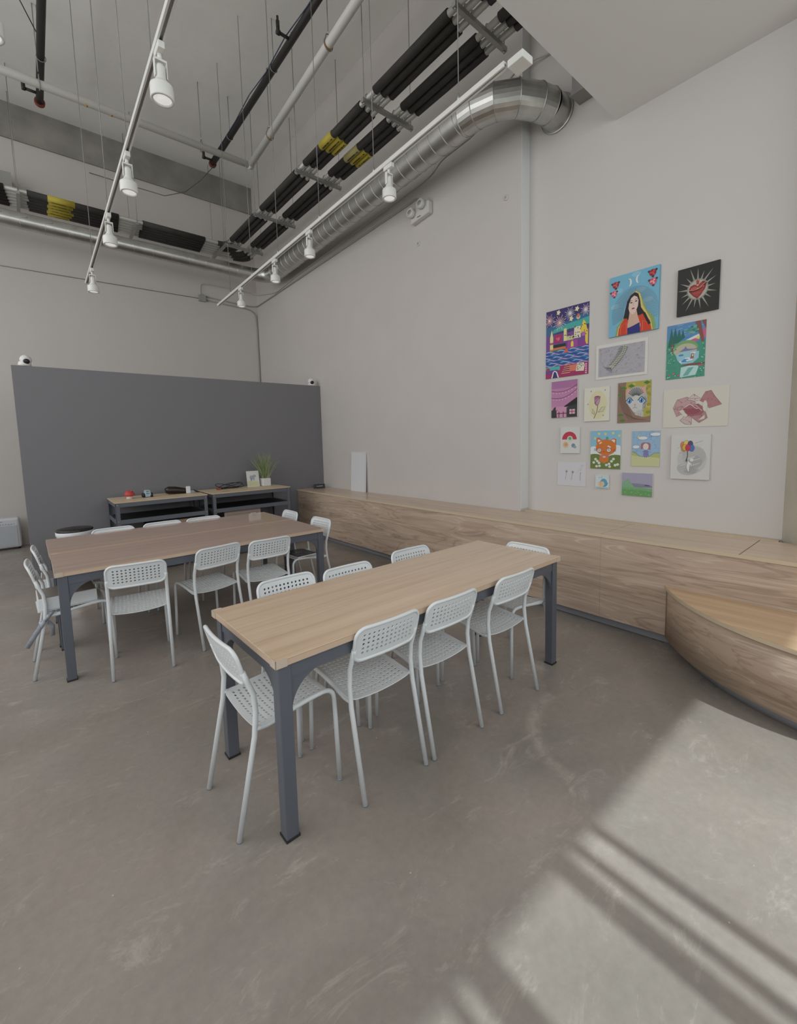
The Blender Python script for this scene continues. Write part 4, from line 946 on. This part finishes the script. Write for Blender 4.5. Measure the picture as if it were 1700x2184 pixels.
# b: woman on blue
A = Art('large sky blue canvas of a dark-haired woman in a red jacket, roses and moons', (1.889, 1.479, 2.437, 2.956), 0.018, '7cbdd8', side='6fb0cf')
for u, v in ((.2, .75), (.65, .68), (.55, .95), (.12, .50), (.8, .5)): A.ell(u, v, .09, .04, '93c9de')
for k in range(64):
    a = -0.35+(PI+0.7)*k/63; c, s_ = math.cos(a), math.sin(a)
    u0, v0 = .53+.22*c, .36+.24*s_; u1, v1 = .53+.47*c, .34+.42*s_
    if v0 < .02: continue
    A.line([(u0, max(.0, v0)), (u1, max(0, v1))], .0028, '6c6e78')
A.poly([(.14, 0), (.18, .16), (.33, .30), (.38, .52), (.50, .665), (.62, .66), (.70, .50), (.78, .34), (.92, .20), (.96, .05), (.95, 0)], '8fae6e')
A.poly([(.18, 0), (.21, .14), (.34, .27), (.37, .5), (.46, .64), (.55, .68), (.64, .62), (.70, .42), (.86, .17), (.90, 0)], 'e2c878')
A.poly([(.20, 0), (.22, .12), (.34, .26), (.44, .30), (.70, .30), (.84, .16), (.88, 0)], 'd8482c')
A.poly([(.31, .27), (.34, .40), (.38, .54), (.45, .63), (.53, .665), (.60, .63), (.64, .52), (.66, .40), (.78, .24), (.82, .12), (.70, .10), (.62, .28), (.45, .22), (.40, .24)], '231d24')
A.poly([(.42, .27), (.44, .40), (.57, .38), (.60, .27), (.66, .12), (.64, .0), (.40, .0), (.39, .14)], 'dcb5a2')
A.poly([(.39, 0), (.39, .10), (.50, .12), (.64, .16), (.66, 0)], '28307c')
A.poly([(.41, .42), (.43, .36), (.49, .31), (.55, .34), (.60, .43), (.61, .54), (.58, .60), (.52, .61), (.46, .58), (.42, .50)], 'ecd0c4')
A.poly([(.42, .56), (.44, .62), (.53, .655), (.60, .61), (.62, .50), (.58, .58), (.52, .61), (.46, .59), (.43, .50)], '2b242b')
A.ell(.465, .505, .026, .010, '3a3238', 10).ell(.560, .515, .026, .010, '3a3238', 10).line([(.435, .53), (.47, .538), (.49, .53)], .003, '4b3a38').line([(.535, .54), (.56, .55), (.59, .54)], .003, '4b3a38')
A.line([(.512, .50), (.505, .45), (.52, .445)], .0028, 'b58f82').ell(.505, .405, .034, .013, 'a8565a', 12).line([(.475, .406), (.535, .408)], .002, '6e3038')
A.poly([(.22, .0), (.40, .0), (.39, .26), (.33, .27), (.24, .16)], 'd3452a').poly([(.66, 0), (.86, 0), (.83, .14), (.70, .29), (.62, .27), (.66, .12)], 'd3452a')
A.line([(.25, .02), (.26, .15), (.37, .20), (.38, .02)], .003, 'f08a68').line([(.70, .02), (.70, .18), (.82, .12)], .003, 'f08a68')
A.line([(.72, .30), (.80, .16), (.84, .10)], .02, '231d24')
def rose(u, v, r, c1, c2):
    for k in range(3): a = 0.6+2.1*k; A.poly([(u, v), (u+1.6*r*math.cos(a-.3), v+1.25*r*math.sin(a-.3)), (u+2.0*r*math.cos(a), v+1.5*r*math.sin(a)), (u+1.6*r*math.cos(a+.3), v+1.25*r*math.sin(a+.3))], '33473e')
    A.ell(u, v, r*1.25, r, c1, 12)
    for k in range(6): a = PI*k/3; A.ell(u+.6*r*math.cos(a), v+.5*r*math.sin(a), .42*r, .34*r, c2 if k % 2 else c1, 8)
    A.ell(u, v, .3*r, .25*r, c2, 8)
rose(.13, .86, .055, '9c2c38', 'd06a70'); rose(.10, .72, .05, 'd85a72', 'f0a8b4'); rose(.87, .90, .055, '9c2030', 'cf5560'); rose(.88, .76, .055, 'd4566e', 'f2b0ba')
for u, s_ in ((.41, 1), (.60, -1)):
    v = .84 if s_ > 0 else .86
    A.poly([(u+s_*(.055*math.sin(a)), v+.065*math.cos(a)) for a in [PI*k/12-.25 for k in range(13)]]+[(u+s_*(.025*math.sin(a)-.005), v+.055*math.cos(a)) for a in [PI*k/12 for k in range(12, -1, -1)]], 'e8eef2')
A.done()

# c: heart on black
A = Art('black canvas with a glowing red heart in a burst of pale rays', (1.343, 1.062, 2.498, 2.860), 0.02, '2b2b2a', side='33332f')
for k in range(17):
    a = 2*PI*k/17+.1; l = .42+.06*(k % 3)
    for wd, c in ((.10, '50504a'), (.06, '85847a'), (.03, 'b5b4a8')):
        A.poly([(.5+.16*math.cos(a-wd*2.6), .50+.15*math.sin(a-wd*2.6)), (.5+l*math.cos(a)*(1-.1*wd), .50+l*.92*math.sin(a)), (.5+.16*math.cos(a+wd*2.6), .50+.15*math.sin(a+wd*2.6))], c)
A.ell(.5, .5, .26, .22, '8f8e84', 28).ell(.5, .5, .235, .195, 'b8b6aa', 28)
hp = [(.5, .30), (.40, .37), (.31, .46), (.29, .53), (.33, .59), (.40, .61), (.46, .60), (.5, .56), (.55, .61), (.62, .65), (.68, .63), (.71, .56), (.68, .48), (.60, .38)]
A.poly(hp, '8f3030').poly([(.5+(u-.5)*.8, .48+(v-.48)*.8) for u, v in hp], 'a8403c').line([(.29, .49), (.40, .47), (.52, .48), (.62, .54), (.71, .60)], .010, '5a1f1c').line([(.30, .51), (.42, .50), (.53, .51), (.62, .57), (.70, .62)], .004, 'd8a08c')
A.poly([(.47, .60), (.53, .60), (.54, .70), (.51, .67), (.49, .71), (.46, .67)], 'b04a40')
for k in range(9): A.ell(.36+.035*k, .53+.012*math.sin(k), .010, .009, 'e0b8a8', 6)
for k in range(5): A.line([(.40+.05*k, .40), (.44+.05*k, .45)], .003, 'c86a60')
A.done()

# d: forest pond
A = Art('colourful drawing of a pond in a green forest with tall trees', (1.413, 1.137, 2.004, 2.440), 0.004, '4e9c86')
R_ = A.random
A.rect(0, .72, 1, 1, '5f93c4')
for _ in range(14): x, y = R_.uniform(0, .9), R_.uniform(.75, .98); A.line([(x, y), (x+.12, y+.008)], .006, '7fabd8')
for u, v, h_ in ((.12, .60, .36), (.32, .66, .25), (.42, .66, .23), (.22, .66, .30)): A.poly([(u-.09, v), (u+.09, v), (u, v+h_)], '2f6f64')
A.rect(.13, .48, .18, .66, '8f5a56')
A.poly([(.30, .66), (.5, .75), (.75, .72), (1, .78), (1, .66), (.7, .62)], '4f8fc8').poly([(.45, .68), (.7, .74), (1, .80), (1, .74), (.7, .68)], 'dfe6ea')
A.poly([(.62, .68), (.85, .72), (.82, .66), (.70, .62)], 'd8648c').poly([(.74, .70), (.86, .75), (.84, .67)], 'e8d878').poly([(.88, .66), (1, .70), (1, .86), (.92, .84)], 'd0688c')
A.poly([(.90, .62), (.97, .62), (.86, 1), (.72, 1)], '8c5850').poly([(.88, 1), (1, 1), (1, .84)], '8c5850').poly([(.60, .78), (.88, .84), (.86, .87), (.62, .80)], '8c5850')
for _ in range(22): u, v = R_.uniform(.52, .80), R_.uniform(.80, .93); A.ell(u, v, .04, .018, ('4f9c84', '3b7f70', '78b89c')[_ % 3], 8)
A.ell(.5, .53, .32, .16, '7fae74', 24).ell(.5, .50, .29, .13, 'c2bfa6', 24)
A.poly([(.33, .49), (.47, .54), (.5, .58), (.55, .53), (.72, .51), (.84, .53), (.80, .50), (.55, .49)], '7d80b0')
A.poly([(.25, .44), (.5, .49), (.85, .46), (.84, .34), (.70, .26), (.40, .26), (.30, .34)], '9fd0dc')
for _ in range(10): u, v = R_.uniform(.3, .75), R_.uniform(.29, .45); A.ell(u, v, .07, .018, '4f8fc8' if _ % 2 else 'dcecf0', 10)
A.poly([(.63, .34), (.72, .34), (.72, .43), (.66, .44)], 'a06850').ell(.69, .40, .018, .022, 'efd8c4')
A.poly([(.35, .23), (.65, .255), (1, .25), (1, .22), (.6, .22)], '8c5048').poly([(.38, .02), (.78, .04), (.86, .20), (.60, .22), (.40, .20)], 'bfe4e0')
for k in range(7): A.line([(.46+.02*k, .05+.02*k), (.60+.02*k, .055+.02*k)], .006, '4f9c94')
for _ in range(150):
    u, v = R_.uniform(0, 1), R_.uniform(0, .6)
    if .26 < u < .86 and v > .02: continue
    A.ell(u, v, .018, .010, ('2f7f68', '8fd0b8', '3f9c80', 'bfe0c8')[_ % 4], 6)
for u, v in ((.22, .10), (.10, .08), (.34, .06), (.93, .20), (.86, .20)): A.ell(u, v, .035, .012, 'd06078', 8)
A.done()

# e: graphite fish-bone drawing with white mount
A = Art('pale pencil drawing of a curved skeleton in a white mount', (2.007, 1.557, 2.074, 2.386), 0.006, 'e2e0da', cat='drawing', nm='wall_drawing')
A.rect(.05, .07, .95, .91, 'b6b4bb'); R_ = A.random
for _ in range(330):
    u, v = R_.uniform(.06, .93), R_.uniform(.09, .89); c = ('9c9ab0', 'a8b4c4', 'c8c6cc', '8f8f9c', 'b8a8c0')[int(R_.random()*5)]
    A.line([(u, v), (min(.94, u+R_.uniform(.008, .03)), min(.9, v+R_.uniform(.0, .04)))], .0018, c)
sp = [(.30, .28), (.38, .40), (.46, .52), (.54, .66), (.58, .80), (.58, .89)]
A.line(sp, .030, 'c2c4b0').line(sp, .003, '5f6860')
for k in range(12):
    f = k/11; u, v = .36+.22*f**.8, .38+.46*f; A.line([(u, v), (u-.085, v+.02)], .004, '6c7468').line([(u, v), (u+.06, v-.04)], .004, '6c7468')
for k in range(6): A.line([(.32, .30), (.17+.03*k, .34-.04*k)], .003, '6c6c78')
A.done()

# f: pink dusk
A = Art('pink dusk painting with string lights over a black hut and fence', (2.455, 2.180, 1.746, 2.107), 0.018, 'c78ab4')
A.rect(0, .80, 1, 1, 'b378a8').rect(0, 0, 1, .3, 'd79cbc')
for f in (lambda u: (u, .74-.06*math.sin(PI*u*.9)+.14*u*u), lambda u: (u, .55-.06*math.sin(PI*u*.9)+.22*u*u)):
    A.line(curve(f, 0, 1), .005, '6a2a52')
    for k in range(8): u, v = f(.08+.12*k); A.ell(u, v-.045, .014, .014, 'efdcc8', 8)
A.poly([(.60, 0), (1, 0), (1, .42), (.60, .26)], '3a3a3e').poly([(.48, .29), (.98, .52), (1, .52), (1, .34), (.60, .28)], '221f22')
A.rect(.71, .08, .92, .21, 'e8b0c4').rect(.80, .08, .82, .21, '3a3a3e').rect(.71, .14, .92, .155, '3a3a3e')
for u in (.29, .46): A.rect(u, 0, u+.03, .16, '5a2038')
A.rect(.22, .10, .60, .12, '5a2038').poly([(0, 0), (.22, 0), (.20, .18), (.26, .22), (.17, .20), (.18, .30), (.10, .28), (.06, .22), (0, .20)], '38383a')
A.done()

# g: rose on cream
A = Art('small cream canvas with a single pink rose and little stars', (2.110, 1.872, 1.692, 2.005), 0.014, 'e4e2d2')
A.ell(.55, .48, .36, .42, 'e2dcb4', 28)
A.line([(.40, .08), (.52, .28), (.55, .48)], .006, '5c6050').poly([(.40, .72), (.66, .73), (.62, .55), (.56, .46), (.48, .46), (.42, .54)], 'a87890').poly([(.44, .62), (.62, .70), (.60, .55), (.52, .48)], 'c8a0b4').line([(.42, .52), (.52, .62), (.64, .70)], .004, '6c3f58').ell(.52, .73, .10, .018, '8c5068')
for pts in ([(.57, .26), (.70, .40), (.85, .42), (.76, .28)], [(.42, .20), (.32, .26), (.34, .38), (.42, .28)]): A.poly(pts, 'd4d4b4'); A.line(pts+[pts[0]], .003, '5c6050')
for u, v in ((.27, .90), (.83, .90), (.15, .52), (.77, .16)): A.line([(u-.03, v), (u+.03, v)], .003, '6a6a64').line([(u, v-.025), (u, v+.025)], .003, '6a6a64')
A.done()

# h: kitten in tree
A = Art('painting of a grey kitten with big blue eyes behind a brown tree trunk', (1.801, 1.523, 1.663, 2.022), 0.004, 'b8ae50', side='8a7a60')
R_ = A.random
for _ in range(30): u, v = R_.uniform(.4, 1), R_.uniform(.1, 1); A.ell(u, v, .06, .04, ('c8be62', 'a09c40', '8a9a48')[_ % 3], 8)
A.ell(.58, .55, .33, .33, 'b8b8b4', 28)
A.poly([(.24, .66), (.28, .86), (.44, .80)], 'dcaea4').poly([(.64, .80), (.86, .88), (.84, .66)], 'dcaea4')
A.ell(.58, .45, .24, .20, 'd2d2cf', 24)
for k in range(11): a = .5+2.1*k/10; A.line([(.56+.09*math.cos(a), .62+.05*math.sin(a)), (.56+.26*math.cos(a), .62+.23*math.sin(a))], .006, '56565a')
for k in range(6): A.line([(.78-.01*k, .44+.03*k), (.90-.01*k, .50+.02*k)], .004, '66666a').line([(.76, .34+.03*k), (.86, .36+.03*k)], .004, '66666a')
for u in (.37, .73): A.ell(u, .535, .105, .085, 'e8e8e6', 18).ell(u, .53, .082, .068, '6fa4d4', 18).ell(u, .53, .022, .050, '28304a', 12).ell(u-.03, .56, .018, .015, 'eef4fa', 8).line(curve(lambda t: (u-.11+.22*t, .53+.085*math.sin(PI*t)), 0, 1, 8), .006, '3c3c50')
A.poly([(.50, .45), (.58, .45), (.54, .41)], 'd49a9a').line([(.54, .41), (.54, .37)], .003, '9c7c7c').line([(.47, .355), (.54, .37), (.61, .355)], .003, '9c7c7c')
A.ell(.68, .20, .13, .10, 'c4c4c2', 16).line([(.64, .14), (.66, .22)], .003, '86868a').line([(.70, .13), (.72, .22)], .003, '86868a')
A.poly([(0, 0), (0, 1), (.26, 1), (.22, .72), (.26, .52), (.42, .34), (.56, .18), (.80, .12), (1, .14), (1, 0)], '96786a')
for k in range(7): A.line([(.04+.03*k, .95-.02*k), (.06+.03*k, .55), (.18+.05*k, .28-.03*k), (.40+.08*k, .05)], .004, '6e5446')
for u, v in ((.18, .86), (.42, .90), (.06, .70), (.10, .20), (.16, .06), (.88, .95)): A.poly([(u-.10, v), (u, v+.05), (u+.10, v-.01), (u, v-.05)], '5c8a40').line([(u-.09, v), (u+.09, v)], .003, '3f6430')
A.done()

# i: big pink flower drawing
A = Art('wide cream sheet with a maroon ink drawing of an open flower', (1.422, 0.968, 1.607, 1.919), 0.004, 'dcd8cc', side='dcd8cc', cat='drawing', nm='wall_drawing')
R_ = A.random
pet = [[(.16, .50), (.22, .72), (.38, .78), (.52, .62), (.40, .45), (.28, .38)], [(.17, .48), (.22, .28), (.40, .40), (.30, .55)], [(.38, .70), (.48, .84), (.62, .68), (.50, .66)],
       [(.58, .66), (.66, .88), (.74, .90), (.80, .74), (.90, .54), (.72, .46), (.66, .60)], [(.28, .18), (.36, .08), (.46, .06), (.46, .28), (.36, .30)], [(.44, .28), (.58, .10), (.70, .22), (.66, .40), (.54, .38)], [(.30, .42), (.40, .28), (.60, .30), (.66, .46), (.56, .58), (.40, .58)]]
for n_, p in enumerate(pet):
    A.poly(p, ('c8a4a6', 'c49c9e', 'd8cac4', 'b88488', 'd2bcb8', 'b88a8e', 'a86a72')[n_]); A.line(p+[p[0]], .0025, '7c5058')
    cu = sum(q[0] for q in p)/len(p); cv = sum(q[1] for q in p)/len(p)
    for _ in range(22): 
        q = p[int(R_.random()*len(p))]; f = R_.uniform(.1, .9); u, v = cu+(q[0]-cu)*f, cv+(q[1]-cv)*f; A.line([(u, v), (u+.012, v+.03)], .0016, '8c4452')
A.ell(.66, .52, .035, .14, 'ddd8cc', 14).poly([(.26, .42), (.36, .26), (.40, .30), (.32, .46)], 'ddd8cc').poly([(.56, .16), (.66, .20), (.66, .30)], 'ddd8cc')
A.line([(.34, .50), (.42, .58), (.52, .55), (.62, .40)], .006, 'd4b4b2').line([(.34, .46), (.46, .44), (.56, .40)], .004, '7a3040').ell(.47, .40, .12, .08, '9c5560').line(curve(lambda t: (.36+.2*t, .52+.06*math.sin(5*t)), 0, 1, 8), .005, 'e0d0ca')
A.done()

# j: red half round, plain shapes
A = Art('small white canvas with a red half circle above green, peach and grey blots', (2.352, 2.149, 1.387, 1.645), 0.018, 'dcdedc')
A.ell(.47, .53, .38, .30, 'c63a52', 20, 0, PI)
A.ell(.50, .55, .15, .12, 'cfdcc4').ell(.50, .57, .08, .06, '6fae84').ell(.28, .33, .15, .12, 'e4bc98').ell(.30, .34, .08, .06, 'd8a47e').ell(.68, .30, .10, .08, '8494a8').ell(.76, .24, .08, .05, '9aa8b8')
A.done()

# k: orange cat
A = Art('orange cartoon cat with round spiral eyes sitting among white flowers', (2.041, 1.762, 1.244, 1.600), 0.012, '8ec4dc')
A.rect(0, .32, 1, .52, 'd8e4ea').ell(.1, .5, .14, .09, 'e4ecf0').ell(.9, .52, .14, .10, 'e4ecf0').ell(.85, .40, .2, .09, 'e4ecf0').ell(.1, .40, .2, .09, 'e4ecf0')
A.rect(0, 0, 1, .34, '6f8444').ell(.15, .34, .2, .05, '6f8444').ell(.85, .33, .2, .04, '6f8444')
def star(u, v, r, c): A.poly([(u+(r if k % 2 == 0 else r*.5)*math.cos(PI*k/5+.3), v+(r if k % 2 == 0 else r*.5)*.78*math.sin(PI*k/5+.3)) for k in range(10)], c)
for u, v in ((.28, .92), (.50, .91), (.75, .93), (.15, .80), (.95, .86)): star(u, v, .06, 'e6d88c')
A.poly([(.20, .66), (.20, .80), (.28, .83), (.42, .74)], 'd0743c').poly([(.60, .72), (.76, .80), (.86, .77), (.86, .62)], 'd0743c').poly([(.24, .70), (.25, .78), (.36, .74)], 'efe4da').poly([(.66, .73), (.76, .77), (.82, .75), (.80, .66)], 'efe4da')
A.ell(.52, .56, .34, .21, 'd97c34', 28).poly([(.32, .36), (.62, .36), (.62, .20), (.47, .14), (.30, .20)], 'd97c34')
A.line([(.32, .34), (.62, .32)], .012, 'c07a9c').ell(.47, .31, .05, .02, 'e8dcd0')
for u in (.30, .62): A.ell(u, .49, .085, .065, '6a3040').ell(u, .49, .070, .052, 'e8d8d0').line(curve(lambda t: (u+.05*t*math.cos(9*t), .49+.038*t*math.sin(9*t)), 0, 1, 20), .003, '9c6a78')
A.line([(.42, .44), (.46, .455), (.50, .44)], .004, '7c3c28').line([(.30, .66), (.38, .70)], .012, 'efe0d4').line([(.58, .60), (.68, .56)], .012, 'efe0d4')
for k in range(3): A.line([(.12, .48+.025*k), (.22, .47+.02*k)], .003, '7c4434').line([(.76, .46+.02*k), (.86, .46+.03*k)], .003, '7c4434')
A.ell(.56, .80, .045, .04, '4fae9c').line([(.53, .76), (.55, .83), (.59, .80)], .003, '2c7c70')
R_ = A.random
for u, v in ((.12, .16), (.24, .20), (.18, .25), (.30, .15), (.22, .06), (.32, .07), (.55, .10), (.66, .06), (.72, .20), (.78, .26), (.84, .10), (.92, .12), (.64, .13)):
    for k in range(5): a = 2*PI*k/5; A.ell(u+.028*math.cos(a), v+.020*math.sin(a), .022, .016, 'e8eae4', 8)
    A.ell(u, v, .012, .009, 'd8cc88', 6)
A.done()

# l: girl under blue sky
A = Art('child-like crayon drawing of a red-haired girl under a blue sky with clouds', (1.668, 1.438, 1.276, 1.586), 0.004, '9fc0dc')
R_ = A.random
for _ in range(120): u, v = R_.uniform(0, .97), R_.uniform(.3, .98); A.line([(u, v), (min(1, u+.03), v+.02)], .004, ('86a8d8', '8c9cd4', '7fbadc', 'b0cce4')[_ % 4])
A.poly([(0, 0), (1, 0), (1, .30), (.75, .28), (.5, .26), (.25, .29), (0, .31)], 'cfd2a0').poly([(0, .31), (0, .42), (.14, .38), (.30, .28)], 'b8c07c').poly([(.60, .27), (.82, .38), (1, .38), (1, .24)], 'b8c07c')
A.line([(0, .42), (.14, .38), (.30, .28), (.60, .27), (.82, .38), (1, .38)], .003, '56708c')
for u, v, r in ((.40, .80, .17), (.16, .55, .13), (.85, .90, .2)): A.ell(u, v, r, .05, 'e6eaee', 16).line(curve(lambda t: (min(1, u+r*math.cos(2*PI*t)), v+.05*math.sin(2*PI*t)), 0, 1, 18), .0018, '6a7ca0')
A.poly([(.24+(.05 if k % 2 == 0 else .03)*math.cos(PI*k/6), .83+(.045 if k % 2 == 0 else .025)*math.sin(PI*k/6)) for k in range(12)], 'e2d890')
A.poly([(.33, .48), (.34, .64), (.42, .68), (.62, .67), (.67, .62), (.67, .47), (.60, .48), (.58, .58), (.42, .60), (.40, .50)], 'b0707c').ell(.51, .56, .10, .09, 'eadfd8', 18).ell(.47, .57, .008, .008, '44404c', 6).ell(.55, .57, .008, .008, '44404c', 6).line([(.49, .52), (.53, .52)], .002, 'a8606c')
A.poly([(.46, .46), (.56, .46), (.62, .30), (.42, .30)], '8a80b8').line([(.38, .40), (.46, .44)], .003, '6a60a0').line([(.56, .44), (.64, .40)], .003, '6a60a0').line([(.48, .30), (.48, .24)], .003, '6a60a0').line([(.54, .30), (.54, .24)], .003, '6a60a0')
A.done()

# m: balloons
A = Art('white and grey canvas of a little white figure holding colourful balloons', (1.347, 1.071, 1.180, 1.544), 0.02, 'd8d8d6')
for u, v, ru, rv, c in ((.55, .45, .38, .33, 'cacac8'), (.60, .52, .30, .22, 'bcbcbb'), (.45, .25, .28, .16, 'bcbcbb'), (.62, .40, .20, .14, 'b0b0b0'), (.52, .20, .18, .07, 'acacac')): A.ell(u, v, ru, rv, c, 24)
R_ = A.random
for _ in range(26): u, v = R_.uniform(.12, .7), R_.uniform(.15, .85); A.line([(u, v), (u+.18, v+.05)], .006, ('c4c4c3', 'd2d2d0', 'b6b6b6')[_ % 3])
for u, v, c in ((.31, .77, 'd88a5c'), (.33, .70, 'c88c50'), (.40, .80, 'e6d46c'), (.37, .72, 'e2b84c'), (.50, .79, '5c4f78'), (.54, .70, '5478c4'), (.44, .71, 'cc3f58')): A.ell(u, v, .072, .078, '4b4044', 18).ell(u, v, .067, .073, c, 18)
A.line([(.43, .63), (.44, .54), (.42, .44)], .006, '505054').line([(.41, .40), (.43, .48)], .012, '5c5c60')
A.ell(.55, .44, .055, .045, '8a8a88', 16).ell(.55, .44, .050, .041, 'e6e6e4', 16)
A.poly([(.43, .50), (.46, .40), (.50, .39), (.56, .36), (.57, .28), (.54, .26), (.53, .33), (.51, .30), (.50, .16), (.46, .17), (.42, .24), (.41, .30), (.44, .40)], '8a8a88').poly([(.435, .49), (.465, .405), (.50, .385), (.55, .355), (.56, .29), (.545, .28), (.525, .345), (.50, .30), (.49, .17), (.465, .18), (.43, .245), (.42, .30), (.45, .40)], 'e8e8e6')
A.done()

# n: dandelions
A = Art('white sheet with three thin black dandelions, the right one blowing away', (2.389, 2.088, 1.061, 1.300), 0.004, 'dadade', side='dadade', cat='drawing', nm='wall_drawing')
R_ = A.random
for u, v, lean in ((.33, .60, -.04), (.55, .58, -.05), (.82, .55, -.01)):
    A.line([(u+lean, .24), (u+lean*.4, .42), (u, v)], .0022, '4b4b4f')
    if u < .7:
        for k in range(14): a = 2*PI*k/14; A.line([(u, v), (u+.05*math.cos(a), v+.065*math.sin(a))], .0014, '77777b')
    A.ell(u, v, .012, .015, '3a3a3e', 8)
for _ in range(60): f = R_.random(); u = .84+.15*f*R_.random(); v = .60+.36*f; u = min(.98, u-.06*(1-f)+.1*R_.random()-.05); A.ell(u, min(.98, v), .004, .005, '88888c', 5)
A.done()

# o: tiny blue and peach
A = Art('tiny square canvas with a blue and peach curled creature doodle', (1.988, 1.860, 1.056, 1.187), 0.014, 'd4e0e4')
A.ell(.38, .30, .20, .26, 'e8d4b0', 16).ell(.62, .42, .26, .30, '5fa8c8', 18).ell(.52, .34, .16, .18, 'e6c8a4', 14).line([(.70, .16), (.84, .26), (.90, .44)], .010, '4f9cc0')
for k in range(4): A.line([(.30, .16+.08*k), (.44, .14+.08*k)], .003, 'c88c68')
A.line([(.26, .76), (.34, .80)], .003, '3c4c58').line([(.46, .84), (.52, .90)], .003, '3c4c58').line([(.42, .78), (.50, .76)], .003, '3c4c58').line([(.04, .08), (.5, .04), (.95, .08)], .006, '6fb0c8')
A.done()

# q: green hills
A = Art('landscape of green meadow and a pointed hill under a lilac sky', (1.740, 1.485, 1.010, 1.214), 0.018, 'aca8c0')
R_ = A.random
A.poly([(0, .36), (1, .40), (1, .48), (.6, .50), (.3, .52)], '8a88a0').rect(.76, .46, .92, .50, '55556c').line([(.3, .52), (.5, .535), (.9, .50)], .004, '6a6884')
A.poly([(0, .34), (0, .52), (.12, .66), (.20, .76), (.30, .58), (.42, .40), (.40, .34)], '86b490').line([(.12, .52), (.22, .64)], .003, 'a8ccaa')
A.poly([(0, 0), (1, 0), (1, .34), (.6, .38), (.2, .34), (0, .36)], '7cb07c').poly([(0, 0), (1, 0), (1, .22), (.5, .28), (0, .26)], '6aa466')
for _ in range(40): u, v = R_.uniform(.02, .95), R_.uniform(.02, .28); A.ell(u, v, .012, .010, ('c8dc90', '9ccc88')[_ % 2], 6)
A.done()
